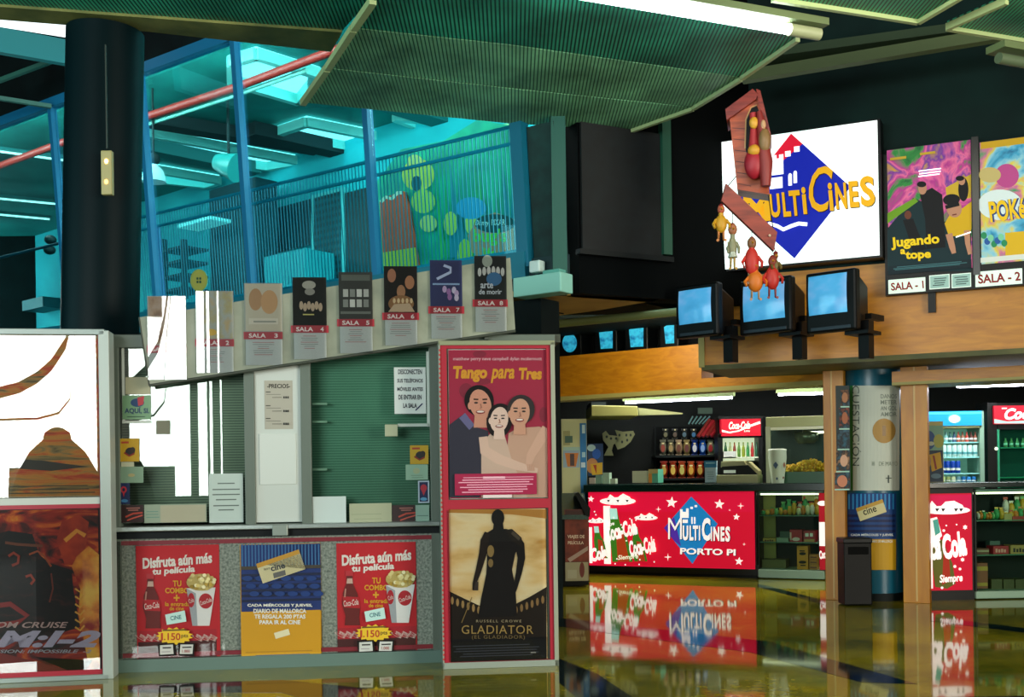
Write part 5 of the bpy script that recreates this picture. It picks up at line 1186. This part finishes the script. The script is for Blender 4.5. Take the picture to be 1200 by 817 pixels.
item('sweet_box', 'tall orange sweet carton on the floor of the sweets case', 'box', PK, -.1, 934, 640, 947, 668, M('#d8900c'), .15, lambda a, x0, y0, x1, y1: (a.R(x0+3, y0+5, x1-4, y0+6.5, BLACK), a.E((x0+x1)/2, y0+9, 4, 1.8, BLACK), a.E((x0+x1)/2, y0+19, 4.5, 1.8, BLACK), a.R(x0+4, y0+22, x1-3, y0+23.5, BLACK)))
for i in range(3): item('sweet_box', 'small orange carton, %s of the three piled beside the tall orange carton' % ('topmost', 'middle', 'lowest')[i], 'box', PK, -.1, 948.5, 650+i*6, 958, 655.6+i*6, M('#b87a30'), .12, lambda a, x0, y0, x1, y1: a.R(x0+1, y0+2.5, x1-1, y0+4, M('#5a2010')), 'piled small cartons')
item('sweet_box', 'wide olive cardboard box on the floor of the sweets case', 'box', PK, -.2, 893, 656, 921, 668, M('#6a6a34'), .2)
# side advert right of the case
item('drinks_advert', 'narrow red drinks advert seen between the sweets case and timber pillar', 'panel', PK, .02, 960, 578, 972, 668, EM('#c01028', .3), .04, lambda a, x0, y0, x1, y1: (a.R(x0, 612, x0+8, 640, wh), a.E(x0+4, 590, 6, 3, wh), a.T('Coca', x0, 645, x0+9, 655, wh, .05, .3, 10)))

# things on the worktop
PKb = Plane.px(690, 15.4, 886, 14.45); PKc = Plane.px(690, 17.2, 966, 16.6)
item('carton_box', 'white carton on the worktop under the dark back wall', 'box', PK, -.3, 741, 552, 759.5, 566, M('#b8c0a0'), .3)
item('carton_box', 'pale carton with an orange and green side on the worktop', 'box', PK, -.25, 760, 550, 771, 566, M('#5ab090'), .25, lambda a, x0, y0, x1, y1: (a.R(x0, y0, x0+4, y1, M('#d8903a')), a.R(x0, y0, x1, y0+5, M('#b8a868'))))
item('leaflet_holder', 'blue and white leaflet holder standing on the worktop', 'leaflet holder', PK, -.1, 826, 540, 839, 565.5, M('#a8c8d0'), .08, lambda a, x0, y0, x1, y1: (a.R(x0-.8, y0, x1+.8, y0+8, M('#1678a8')), a.R(x0+1, y0+2, x1-1, y0+3.5, M('#8ac8d8')), a.lines(x0+2, y0+12, x1-2, y1-3, 4, M('#8aa8b0'), .6)))
for i, (x0, x1, y0, c_) in enumerate(((690.5, 697, 560, '#b8b0a0'), (698, 705, 557, '#7aa08a'), (706.5, 714, 554, '#9ab8a0'), (715, 721, 561, '#a8b8a0'))):
    item('small_carton', ('pale', 'green', 'tallest grey-green', 'flat pale green')[i]+' small carton at the left end of the worktop', 'box', PK, -.15-.02*i, x0, y0, x1, 567, M(c_), .1)
# cash register
q = thing('cash_register', 'cream cash register with a sloping keyboard on the worktop', 'cash register', PK.P(865, 567, -.1), PK)
MB().pbox(PK, 839.5, 556.5, 888, 566.5, -.4, -.1, M('#a8ac80', .5)).build('drawer', q, bev=.01)
kb = MB().prism(PK, [(844, 557), (846, 547), (876, 545), (888, 556.5)], -.38, -.12, M('#141a1a', .5)).build('keyboard', q)
MB().prism(PK, [(844.5, 548), (845, 541), (872, 540), (874, 546)], -.36, -.2, M('#b0b080', .5)).build('display_hood', q, bev=.005)
MB().prism(PK, [(873, 541), (877, 541), (889, 552), (889, 557)], -.3, -.12, M('#b8b482', .5)).build('side_cheek', q)
MB().pbox(PK, 848, 551, 862, 554.5, -.12, -.115, M('#c8d8c8', emit=.3)).build('key_row', kb)
# popcorn machine
q = thing('popcorn_machine', 'cream glass-sided popcorn machine behind the tall paper cup', 'popcorn machine', PK.P(935, 566, -.2), PK)
mcm = M('#a9b07a', .45)
MB().pbox(PK, 897.5, 488, 975, 500, -.75, -.2, mcm).build('hood', q, bev=.006)
f = MB(); f.pbox(PK, 897.5, 500, 903, 566, -.24, -.2, M('#b8c0a0', .4)); f.pbox(PK, 969, 500, 975, 566, -.24, -.2, mcm); MB().pbox(PK, 897.5, 500, 901, 566, -.75, -.7, mcm).build('rear_post', q); f.pbox(PK, 903, 500, 975, 503.5, -.22, -.2, M('#e0e4c8', .4)); f.build('frame', q)
MB().pbox(PK, 903, 553, 970, 566, -.72, -.2, M('#2c5a3a', .4)).build('base_tray', q); MB().pbox(PK, 900, 503, 972, 553, -.76, -.74, M('#0a2a26')).build('back_panel', q)
c = PK.P(945, 515, -.45); MB().lathe(c, [(.10, -.05), (.15, 0), (.15, .09), (.05, .1), (.03, .22)], M('#5c6a58', .3, .7), 20).build('kettle', q)
MB().pbox(PK, 940, 505.5, 968, 508, -.5, -.48, M('#fffbe0', emit=5)).build('lamp', q)
MB().pbox(PK, 903, 503, 969, 553, -.205, -.2, GLASS('#f8fffa', .5, 1.5)).build('front_glass', q)
b = MB(); random.seed(8)
for i in range(300):
    x = random.uniform(922, 969); top = 546-3.5*math.exp(-((x-950)/14)**2)*2.2; yy = random.uniform(top, 553); p = PK.P(x, yy, random.uniform(-.62, -.3)); b.ball(p, .02, M(random.choice(['#e8b820', '#f0c838', '#d8a010'])), 5, 4)
o = b.build('popcorn_heap', q); o['kind'] = 'stuff'
q = thing('popcorn_cup', 'tall white paper cup with small diamond marks on the worktop', 'cup', PK.P(912, 567, 0), PK)
c = PK.P(911.5, 566.5, -.05); k = c.y/F; MB().lathe(c, [(7*k, 0), (10.5*k, 30*k), (10.2*k, 40*k)], M('#b8c8b0', .5), 24).build('cup_wall', q)
MB().lathe(c+Vector((0, 0, 38*k)), [(10.6*k, 0), (10.6*k, 2*k), (7.5*k, 2.4*k)], M('#c8d4c0', .5), 24).build('rim', q)
a = Art(FR(c.y-.115), 0); a.Pg([(909, 541), (912, 545), (909, 550), (906, 545)], M('#1f3a50')); a.Pg([(919, 541), (920.5, 545), (919, 549), (917.5, 545)], M('#8a5a40')); a.E(910.5, 561, 1.2, 1.6, M('#1f3a50')); a.E(918, 560, 1, 1.5, M('#7a4a38')); a.build('printed_marks', q)
# air conditioner
q = thing('air_conditioner', 'cream ceiling air conditioner under the left end of the tube light', 'air conditioner', at_y(724, 487, 15.2))
Pq = FR(15.0); MB().prism(Pq, [(693, 475), (747, 476), (748, 487.5), (693, 488)], -1.1, 0, M('#8c8c4c', .5)).build('casing', q, bev=.01); MB().prism(Pq, [(693, 471), (710, 471), (710, 476), (693, 476)], -1.0, -.05, M('#1a2a30')).build('mount', q)
MB().prism(Pq, [(748.5, 478), (800, 484), (800, 485.5), (748.5, 487)], -.5, -.4, M('#6a6c3c', .5)).build('side_louvre', q)
# back wall rack of crisps
Pb = FR(16.6)
q = thing('snack_rack', 'dark two-tier rack of snack bags on the back wall', 'rack', Pb.P(800, 565), Pb)
f = MB()
for y in (533.5, 560.5): f.pbox(Pb, 768, y, 848, y+2.2, -.3, .12, M('#0c1a1a', .5))
f.pbox(Pb, 768, 500, 848, 575, -.32, -.3, M('#050a0c', .8))
for x in (768, 847): f.pbox(Pb, x, 500, x+1.5, 640, -.3, -.25, M('#0c1a1a'))
f.build('frame', q)
def crisp(x0, y0, x1, y1, c1, c2, label, grp):
    b = Art(Pb, .1); cx, cy = (x0+x1)/2, (y0+y1)/2; k = 16.6/F; c = Pb.P(cx, cy, .03)
    b.ball(c, ((x1-x0)/2*k, .07, (y1-y0)/2*k), M(c1, .25), 10, 8)
    b.pbox(Pb, x0+.8, y0-.6, x1-.8, y0+1.5, .02, .04, M(c1, .3)); b.pbox(Pb, x0+.8, y1-1, x1-.8, y1+.5, .02, .04, M(c1, .3))
    b.w = .105; b.E(cx, cy+1, (x1-x0)*.28, (y1-y0)*.26, M(c2, .3)); b.R(x0+3, cy-5.5, x1-3, cy-4, M('#e8dca0', .3))
    tag(b.build('crisp_bag'), label, 'snack bag', grp)
up_ = [('#6a6a58', '#8a3a2a', 'grey'), ('#5a5a48', '#a08a5a', 'olive grey'), ('#a08a6a', '#6a3a2a', 'tan'), ('#8a7a4a', '#5a2a2a', 'khaki'), ('#0f2f7a', '#c8d0d8', 'dark blue'), ('#1450b0', '#88b0e0', 'bright blue'), ('#8a9478', '#a02a2a', 'pale green'), ('#a8a890', '#5a6a3a', 'cream')]
for i, (c1, c2, nm) in enumerate(up_): crisp(772.5+i*9.3, 516, 781.3+i*9.3, 533, c1, c2, nm+' snack bag on the upper tier of the rack', 'snack bags on the upper tier')
for i in range(5): crisp(773+i*10.6, 541, 783+i*10.6, 560, ('#8a2a1a', '#8a3018', '#a0401c', '#a8461c', '#8a2c1a')[i], ('#c8a040', '#d8b850', '#c8c060', '#d8a83a', '#c8a040')[i], ('leftmost red', 'second red', 'central red', 'fourth, orange-red', 'rightmost red')[i]+' snack bag on the lower tier of the rack', 'snack bags on the lower tier')
for i in range(4): crisp(776+i*11, 503, 784+i*11, 514, '#2a2f2c', ('#6a6a4a', '#5a4a3a', '#4a6a7a', '#2a6a9a')[i], ('leftmost', 'second', 'third', 'rightmost')[i]+' of the dim bags hanging above the rack', 'dim bags hanging above the rack')
# striped red rods fan
q = thing('wrapped_rods', 'fan of red wrapped rods leaning above the snack rack', 'rods', Pb.P(835, 518, .2), Pb)
for i in range(6): MB().tube([Pb.P(818+i*5, 512-i*.3+(i > 3)*3, .2), Pb.P(832+i*4.2, 492+i*1.2, .1)], .03, M('#a02028' if i % 2 else '#8a2a24', .4), 8).build('rod', q)
q = thing('wrapped_rods', 'pale thin rods fanned just left of the red rods', 'rods', Pb.P(815, 498, .1), Pb)
for i in range(5): MB().tube([Pb.P(807+i*4, 497, .1), Pb.P(812+i*5, 488, .1)], .012, M('#5a8a88', .4), 6).build('rod', q)
tag(MB().pbox(Pb, 837, 521, 845, 532, .05, .12, M('#5a8a6a')).build('tin', bev=.01), 'green-grey tin at the right end of the upper rack tier', 'tin')
tag(MB().pbox(Pb, 818, 478, 835, 485, -.02, .02, M('#2f4f3c')).build('wall_plate'), 'small dull green plate high on the back wall', 'plate')
# small bottle cooler
q = thing('bottle_cooler', 'bottle cooler with a red Coca-Cola header beside the snack rack', 'drinks cooler', FR(15.9).P(868, 600), FR(15.9)); Pc = FR(15.9)
MB().pbox(Pc, 842, 488, 894, 600, -.5, -.3, M('#060808', .4)).build('cabinet', q)
f = MB()
for p in ((842, 510, 847.5, 600), (889.5, 510, 894, 600), (842, 488, 894, 491), (842, 508, 894, 513)): f.pbox(Pc, *p, -.3, 0, M('#060a0a', .4))
f.build('door_frame', q)
a = Art(Pc, .04); a.pbox(Pc, 845.5, 491, 891.5, 511, -.1, .04, EM('#c00a26', .55)); wq = EM('#ffe8d8', .8); a.T('Coca-Cola', 854, 494, 879, 503, wq, .04, .35, 2); a.L([(846, 505), (855, 507), (866, 505), (878, 499.5), (891, 495)], [1.2, .9, .8, 1.2, 1.4], wq); a.T('Light', 872, 504, 879, 507, wq, .02, .2); a.build('header_sign', q)
MB().pbox(Pc, 847, 513, 890, 540, -.3, -.28, M('#d8e8c0', emit=.8)).build('lit_back', q); MB().pbox(Pc, 848, 535.5, 890, 537, -.28, -.02, M('#d8e4c8')).build('shelf', q)
random.seed(4)
for i, (c_, nm) in enumerate((('#2f6a3a', 'leftmost dark green'), ('#a8b878', 'pale'), ('#8a3a2a', 'brown'), ('#5a8a3a', 'mid green'), ('#8a9a2a', 'yellow green'), ('#3a8a4a', 'bright green'), ('#b02a2a', 'red'), ('#2a6a4a', 'rightmost green'))):
    c = Pc.P(850.5+i*5.2, 535.5, -.12); k = 16.2/F
    tag(MB().lathe(c, [(1.9*k, 0), (2*k, 8*k), (1.6*k, 11*k), (.8*k, 14*k), (.8*k, 17*k)], M(c_, .2), 12).build('drink_bottle'), nm+' bottle in the small bottle cooler', 'bottle', 'bottles in the small cooler')
item('carton_box', 'white carton at the front of the small bottle cooler shelf', 'box', Pc, -.02, 848, 529, 862.5, 537, M('#c8d0c8'), .06)
# white menu board, stickers, pale cut-outs
Pm = FR(15.2)
def d(a):
    a.R(660, 492, 682, 532, M('#a8ac7c')); a.R(660, 505, 668, 522, M('#8a8a58'))
    a.R(662, 511, 671, 519, M('#3a5a4a')); a.R(660, 524, 680, 530, M('#88a898')); a.R(660, 528, 679, 548, M('#7a94a0')); a.Pg([(662, 531), (678, 531), (675, 547), (665, 547)], M('#a8641c')); a.R(668, 532, 673, 546, M('#3a2a2a'))
    a.R(680, 496, 687.5, 590, M('#12689a')); a.R(682, 498, 685.5, 508, M('#a8c8c8')); a.R(682, 530, 686, 536, M('#88b0b8')); a.R(681, 542, 686, 548, M('#a8c0c0'))
sheet('menu_board', 'tall cream menu board with a blue right edge behind the litter terminal', 'board', Pm, 0, 658.5, 491, 688, 600, M('#a3a678'), d, t=.03)
tag(MB().tube([Pm.P(673, 600, 0), Vector((Pm.P(673, 600, 0).x, 15.2, 0))], .03, DARK).build('board_stand'), 'dark stand carrying the cream menu board', 'stand')
def d(a): a.E(693, 525, 5, 4, M('#a8c8c0')); a.E(699, 532, 5, 6, M('#1858a8')); a.E(694, 546, 7, 9, M('#b8804a')); a.Pg([(692, 544), (706, 542), (706, 556), (694, 557)], M('#c8a018')); a.Pg([(695, 545), (699, 545), (699, 556)], M('#a03018'))
sheet('ice_cream_sign', 'blue and yellow ice cream sign beside the cream menu board', 'sign', FR(15.6), 0, 689, 520, 707, 558, M('#143a60'), d)
q = thing('paper_cutout', 'pale spotted paper cut-out on the back wall, left one', 'cut-out', Pb.P(714, 536), Pb)
a = Art(Pb, .03); a.prism(Pb, [(706, 508), (710, 505), (714, 510), (724, 511), (726, 517), (719, 521), (717, 528), (719, 534), (708, 534), (713, 524), (707, 516)], 0, .03, M('#8f9468')); [a.E(x, y, 1.4, 1.6, M('#20302a')) for x, y in ((711, 512), (716, 514), (722, 514))]; a.build('sheet', q)
q = thing('paper_cutout', 'pale spotted paper cut-out on the back wall, right one', 'cut-out', Pb.P(733, 526), Pb)
a = Art(Pb, .03); a.prism(Pb, [(721, 504), (730, 506), (742, 505), (744, 509), (739, 518), (732, 524), (724, 527), (721, 520), (724, 512)], 0, .03, M('#8a9060')); [a.E(x, y, 1.2, 1.7, M('#20302a')) for x, y in ((734, 510), (735, 516), (726, 510), (739, 510), (729, 518))]; a.build('sheet', q)
# terminal / leaflet bin
q = thing('leaflet_stand', 'dark leaflet stand with a shiny sloping top and brown film front', 'stand', FR(13.2).P(672, 688), FR(13.2)); Pt_ = FR(13.2)
MB().pbox(Pt_, 652, 604, 690, 686, -.4, 0, M('#060807', .4)).build('body', q)
P = [Pt_.P(653, 604, .02), Pt_.P(690, 604, .02), Pt_.P(684, 578, -.4), Pt_.P(655, 578, -.4)]
b = MB(); b.add(P+[p-Vector((0, 0, .05)) for p in P], [(0, 1, 2, 3), (7, 6, 5, 4), (0, 4, 5, 1), (1, 5, 6, 2), (2, 6, 7, 3), (3, 7, 4, 0)], M('#8fa8a0', .2, .9)); b.build('sloping_top', q)
MB().prism(Pt_, [(674, 578), (678, 577), (692, 596), (691, 606), (686, 604)], -.35, .03, M('#050707', .3)).build('side_cheek', q)
a = Art(Pt_, .006); a.pbox(Pt_, 662, 597, 690, 681, 0, .006, M('#5a2418')); a.R(662.5, 598, 689.5, 606, M('#3a1a14')); a.R(662.5, 607, 689.5, 658, NM(['#4a1a10', '#8a3a22'], 7)); a.T('VIAJES DE', 665, 627, 685, 632, M('#d8c0a8'), .03); a.T('PELÍCULA', 665.5, 633.5, 684, 638, M('#d8c0a8'), .03)
a.Pg([(665, 655), (689, 640), (689, 645), (668, 659)], M('#a89080')); a.R(662.5, 659, 689.5, 681, M('#9a9474')); a.E(682, 668, 3, 9, M('#6a2a20')); a.R(665, 668, 676, 678, M('#a8a488')); a.build('printed_front', q)

# ================================================================= RIGHT COUNTER
q = thing('advert_counter', 'black counter with a lit red Coca-Cola front right of the timber pillar', 'counter', PR.P(1112, 706), PR)
u0, u1 = PR.uv(1079, 640)[0], PR.uv(1141, 640)[0]
MB().box(PR, u0, 0, u1, PR.uv(1110, 572)[1], -.6, 0, M('#060808', .4)).build('body', q)
MB().box(PR, u0, PR.uv(1110, 572)[1], PR.uv(1290, 640)[0], PR.uv(1110, 566)[1], -.65, .05, M('#062420', .2)).build('worktop', q, bev=.006)
a = Art(PR, .02); a.pbox(PR, 1081, 578.5, 1139, 692, 0, .02, EM('#c00a2c', .6)); e = .6
a.R(1082, 580, 1138.5, 600, EM('#c81048', .6)); wh = EM('#fff2f0', .7)
a.E(1108, 598, 29, 5, wh); a.Pg([(1086, 597), (1092, 587), (1100, 596), (1108, 588), (1118, 587), (1128, 592), (1131, 598)], wh)
for x in (1096, 1103, 1118, 1124): a.Pg([(x, 596), (x+5, 596), (x+2, 600)], EM('#2a2a30', .2))
a.Pg([(1090, 640), (1104, 632), (1116, 660), (1120, 684), (1110, 690), (1096, 688)], EM('#5a5a20', .5)); a.Pg([(1106, 640), (1112, 650), (1114, 680), (1104, 686)], EM('#a02a18', .5))
a.Pg([(1082, 610), (1098, 606), (1104, 628), (1094, 638), (1082, 634)], wh); a.Pg([(1093, 610), (1099, 608), (1102, 624), (1096, 628)], EM('#4a9a8a', .6)); a.R(1083, 640, 1093, 690, wh)
a.T('vaya', 1082, 630, 1102, 637, wh, .03, .2, 4)
a.T('oca', 1082, 634, 1103, 657, wh, .05, .3, 8); a.T('Cola', 1104, 624, 1132, 654, wh, .05, .3, 12); a.T('Siempre', 1101, 673, 1128, 685, wh, .03, .2, 4)
for x, y, r in ((1131, 618, 3), (1128, 656, 2.6), (1119, 664, 2.2), (1125, 667, 2), (1106, 622, 2), (1109, 616, 1.3), (1121, 615, 1.2), (1104, 689, 2)): a.star(x, y, r, wh, 6, .6)
a.build('advertising_panel', q)
q, vt, vb = case_(PR, 1142, 1262, 573, 692, 705, (609.5, 650), 'wide glass display case of sweets at the right edge')
MB().pbox(PR, 1190, 575, 1260, 605, -.48, -.44, M('#5a5c28', .6)).build('yellow_back', q)
bags(PR, -.12, 1144, 1165, 609, 6, 9, 'sweet bag at the left end of the top shelf in the right display case', 'sweet bags in the right case, left end', 5)
bags(PR, -.12, 1165, 1215, 609, 9, 13, 'sweet bag on the top shelf of the right display case, middle and right', 'sweet bags in the right case', 6)
bags(PR, -.3, 1175, 1215, 605, 6, 24, 'sweet bag at the back of the top shelf in the right display case', 'sweet bags in the right case, back row', 9)
item('sweet_box', 'cream tray at the right end of the top shelf in the right display case', 'box', PR, -.07, 1177, 602, 1186, 611, M('#a89a60'), .1); item('sweet_box', 'red-fronted tray beside the cream tray in the right display case', 'box', PR, -.07, 1186.5, 605, 1215, 611, M('#a03028'), .1)
item('sweet_box', 'stacked brown flat tray on the middle shelf of the right display case', 'box', PR, -.1, 1143, 643, 1159, 650, M('#6a3c28'), .2, lambda a, x0, y0, x1, y1: a.R(x0, y0+2, x1, y0+4, M('#a89a78')))
item('sweet_box', 'red lettered box on the middle shelf of the right display case', 'box', PR, -.1, 1164, 640, 1182, 650.5, M('#a81c28'), .15, tx('Kitts', '#e0a090'))
item('sweet_box', 'tan box with dark lettering on the middle shelf of the right display case', 'box', PR, -.1, 1184.5, 639, 1204, 650.5, M('#a88a48'), .15, tx('MINI', '#201810'))
item('sweet_box', 'small grey tin on the middle shelf of the right display case', 'box', PR, -.3, 1160, 634, 1172, 642, M('#4a6258'), .1)
item('sweet_box', 'tall brown carton with yellow bands on the floor of the right display case', 'box', PR, -.1, 1143.5, 660, 1157.5, 690, M('#8a4a2c'), .15, lambda a, x0, y0, x1, y1: (a.R(x0, y0+4, x1, y0+9, M('#b09030')), a.R(x0, y1-7, x1, y1-3, M('#b09030'))))
for i in range(3): item('sweet_box', ('left', 'middle', 'right')[i]+' of the three dim olive boxes on the floor of the right display case', 'box', PR, -.15, 1162+i*14, 679, 1174.5+i*14, 691, M('#4a4a24'), .15, None, 'dim olive boxes in the right case')
# tall cooler with blue header
Pv = FR(13.2)
q = thing('drinks_cooler', 'tall lit drinks cooler with a blue header right of the timber pillar', 'drinks cooler', Pv.P(1118, 640), Pv)
MB().pbox(Pv, 1072, 482, 1154, 640, -.65, -.4, M('#3a6a68', .4)).build('cabinet', q)
f = MB()
for p in ((1072, 482, 1076, 640), (1149, 482, 1154, 640)): f.pbox(Pv, *p, -.4, 0, M('#7a9c8a', .4))
f.pbox(Pv, 1074, 499, 1150, 502, -.4, 0, M('#9aa068', .4)); f.build('door_frame', q)
a = Art(Pv, .02); a.pbox(Pv, 1073, 482, 1150.5, 499, -.1, .02, EM('#0a80b8', .6)); a.R(1074, 483, 1150, 485.5, EM('#3ab0d8', .7)); a.E(1118.5, 490.5, 8, 6, EM('#3a90d8', .7)); a.E(1118.5, 491, 6.5, 4.4, EM('#e8fff8', .8)); a.R(1115.5, 490.2, 1122, 491.6, M('#a88a4a')); a.build('header_sign', q)
MB().pbox(Pv, 1076, 502, 1149, 625, -.4, -.38, M('#6aa890', emit=.35)).build('lit_back', q)
for y in (519, 536.5, 555.5, 566): MB().pbox(Pv, 1076, y-.8, 1149, y+.6, -.38, -.03, M('#8ad8d8', .4)).build('shelf', q)
def cyl(pl, x, yb, h, r, c_, w, name, label, grp, neck=False):
    c = pl.P(x, yb, w); k = c.y/F
    prof = [(r*k, 0), (r*k, h*.55*k), (r*.45*k, h*.75*k), (r*.45*k, h*k)] if neck else [(r*.92*k, 0), (r*k, .5*k), (r*k, (h-.8)*k), (r*.85*k, h*k)]
    b = MB(); b.lathe(c, prof, M(c_, .3), 14); b.lathe(c+Vector((0, 0, h*.25*k)), [(r*1.03*k, 0), (r*1.03*k, h*.18*k)], M('#d8e4e0' if c_ != '#b8e0dc' else '#4aa0a8', .3), 14, cap=False)
    tag(b.build(name), label, 'bottle' if neck else 'can', grp)
for i, c_ in enumerate(('#7ab8b8', '#2a6a6a', '#3a5a7a', '#a8503a', '#8a5a40', '#b03a2a', '#5a2a20', '#8a4a38')): cyl(Pv, 1108.5+i*4.9, 518.3, 12, 2.1, c_, -.06, 'drink_bottle', 'bottle on the top shelf of the blue-headed cooler, among mixed colours', 'bottles on the cooler top shelf', True)
for i in range(7): cyl(Pv, 1106+i*6.1, 535.8, 14, 2.8, '#b8e0dc', -.06, 'drink_can', 'pale can on the second shelf of the blue-headed cooler', 'pale cans on the cooler second shelf')
for i in range(4): cyl(Pv, 1104.5+i*6, 554.8, 14.5, 2.8, '#0f3fa0', -.06, 'drink_can', 'deep blue can on the third shelf of the blue-headed cooler', 'blue cans on the cooler third shelf')
for i in range(7): cyl(Pv, 1105+i*6, 565.6, 7, 2.6, ('#a8c078', '#8aa060', '#b8c8a0', '#5a8a98', '#1a6ab0', '#2a80c8', '#1a6ab0')[i], -.06, 'drink_can', 'short can on the lowest visible shelf of the blue-headed cooler', 'short cans low in the cooler')
def d(a): a.R(1072, 495, 1105, 499, M('#b8b070')); a.R(1072, 499, 1105, 532, M('#78a890')); a.E(1089, 516, 7, 11, M('#1c4a88')); a.E(1100, 517, 6, 8, M('#a8ac50')); a.E(1091, 520, 4, 2.5, M('#b8c0a8')); a.R(1072, 528, 1105, 565, M('#123048')); a.Pg([(1089, 533), (1102, 530), (1104, 548), (1092, 553)], M('#c89a10')); a.L([(1094, 534), (1097, 550)], 1.2, M('#8a2a18')); a.E(1086, 541, 5, 9, M('#a8805a')); a.E(1097, 558, 6, 3, M('#5a7a8a'))
sheet('ice_cream_sign', 'blue ice cream board standing before the blue-headed cooler', 'sign', PR, -.5, 1072, 494, 1105.5, 566, M('#a8a878'), d)
# right cooler
Pw = FR(13.5)
q = thing('drinks_cooler', 'dark drinks cooler with a red Coca-Cola header at the right edge', 'drinks cooler', Pw.P(1210, 640), Pw)
MB().pbox(Pw, 1158, 472, 1260, 640, -.6, -.35, M('#050808', .4)).build('cabinet', q)
f = MB()
for p in ((1158, 472, 1169, 640), (1250, 472, 1260, 640), (1169, 496, 1250, 503)): f.pbox(Pw, *p, -.35, 0, M('#050909', .35))
f.pbox(Pw, 1169.5, 503, 1172, 640, -.05, .0, M('#1f8a64', .3)); f.build('door_frame', q)
a = Art(Pw, .04); a.pbox(Pw, 1165, 475, 1258, 496.5, -.2, .04, EM('#a80c26', .5)); wq = EM('#e8e8e8', .7); a.Pg([(1165, 491), (1180, 494), (1200, 493), (1215, 490), (1215, 496.3), (1165, 496.3)], EM('#8fb0a8', .5)); a.T('Coca-Cola', 1177, 477.5, 1250, 491, wq, .04, .35, 2); a.R(1174, 478, 1180, 479.3, wq); a.build('header_sign', q)
MB().pbox(Pw, 1169, 503, 1250, 625, -.35, -.33, M('#0c4a40', emit=.12)).build('lit_back', q)
for y in (524.5, 559.5): MB().pbox(Pw, 1172, y-.6, 1250, y+.6, -.33, -.03, M('#3a9a7a', .4)).build('shelf', q)
for i in range(6): cyl(Pw, 1178.5+i*6.8, 524, 10.5, 2.2, '#6a8a5a', -.06, 'drink_bottle', 'dim bottle on the top shelf of the dark cooler at the right edge', 'dim bottles in the right cooler', True)
MB().pbox(Pw, 1173, 503, 1250, 625, -.012, -.006, GLASS('#d8f8ec', .5, 1.5)).build('door_glass', q)
tag(MB().ball(Pw.P(1167.5, 526, .01), .02, M('#e8f0d0', emit=1.5)).build('indicator_light'), 'tiny indicator light on the dark cooler edge', 'light')

# ================================================================= WORLD, CAMERA
w = bpy.data.worlds.new('World'); S.world = w; w.use_nodes = True
w.node_tree.nodes['Background'].inputs[0].default_value = (.05, .12, .12, 1); w.node_tree.nodes['Background'].inputs[1].default_value = .6
area('hall_daylight', tuple(PGB.pt(6, 0, -5.2)+Vector((0, 0, 6.6))), (0, 0, 0), 12, 6, 850, (.72, 1.0, 1.0))  # added fill out of view at the hall's far left end
l_ = bpy.data.objects['hall_daylight']; l_.data.size = 3.2; l_.data.size_y = 6.0
l_.matrix_world = Matrix((-PGB.N, Vector((0, 0, 1)), PGB.U)).transposed().to_4x4(); l_.location = PGB.pt(-7.5, 5.0, -5.0)
l_.matrix_world = Matrix.Translation(PGB.pt(-7.5, 5.0, -5.0)) @ Matrix((Vector((0, 0, 1)), PGB.N, -PGB.U)).transposed().to_4x4()
l2 = area('hall_daylight', (0, 0, 0), (0, 0, 0), 3.0, 5.0, 520, (.72, 1.0, 1.0))  # second added fill, hidden at the hall's right end
l2.matrix_world = Matrix.Translation(PGB.pt(UC_-.4, 5.0, -3.6)) @ Matrix((Vector((0, 0, 1)), -PGB.N, PGB.U)).transposed().to_4x4()
area('kiosk_lamp', (2.6, 14.6, 2.66), (0, 0, math.radians(-20)), 3.2, .4, 95, (1.0, .97, .88))  # added fill hidden behind the fascia, brightens the snack counter
area('kiosk_lamp', (5.6, 12.7, 2.66), (0, 0, 0), 2.6, .4, 60, (.95, 1.0, .95))  # same kind of added fill over the coolers
area('soffit_lamp', (1.3, 12.1, 2.93), (math.radians(75), 0, 0), 1.6, .12, 22, (1.0, .92, .72))  # added fill behind the soffit edge to brighten the lower fascia
l3 = area('hall_daylight', (0, 0, 0), (0, 0, 0), 12.0, .4, 400, (.9, 1.0, .95))  # third added fill, along the top behind the glass
l3.matrix_world = Matrix.Translation(PGB.pt(6.2, 6.45, -.35)) @ Matrix((PGB.U, (Vector((0, 0, 1))*.85+PGB.N*-.5).normalized(), (PGB.N*.85+Vector((0, 0, .5))).normalized())).transposed().to_4x4()
area('ceiling_lamp', (3.2, 6.6, 4.5), (math.radians(40), 0, math.radians(-12)), 3.0, .5, 42, (1.0, .92, .72))  # added overhead fill for the timber fascias, no fitting here
cam = bpy.data.cameras.new('Camera'); cam.sensor_width = 36; cam.lens = F/1200*36; cam.shift_y = (HY-408.5)/1200
co = bpy.data.objects.new('Camera', cam); COL.objects.link(co)
Mx = Matrix((RV, UV, Vector((0, -1, 0)))).transposed().to_4x4(); Mx.translation = CAM; co.matrix_world = Mx
cam.clip_end = 100; S.camera = co
S.view_settings.view_transform = 'Standard'; S.view_settings.look = 'None'; S.view_settings.gamma = 1; S.view_settings.exposure = EXPO
try: S.view_settings.use_curve_mapping = False
except Exception: pass
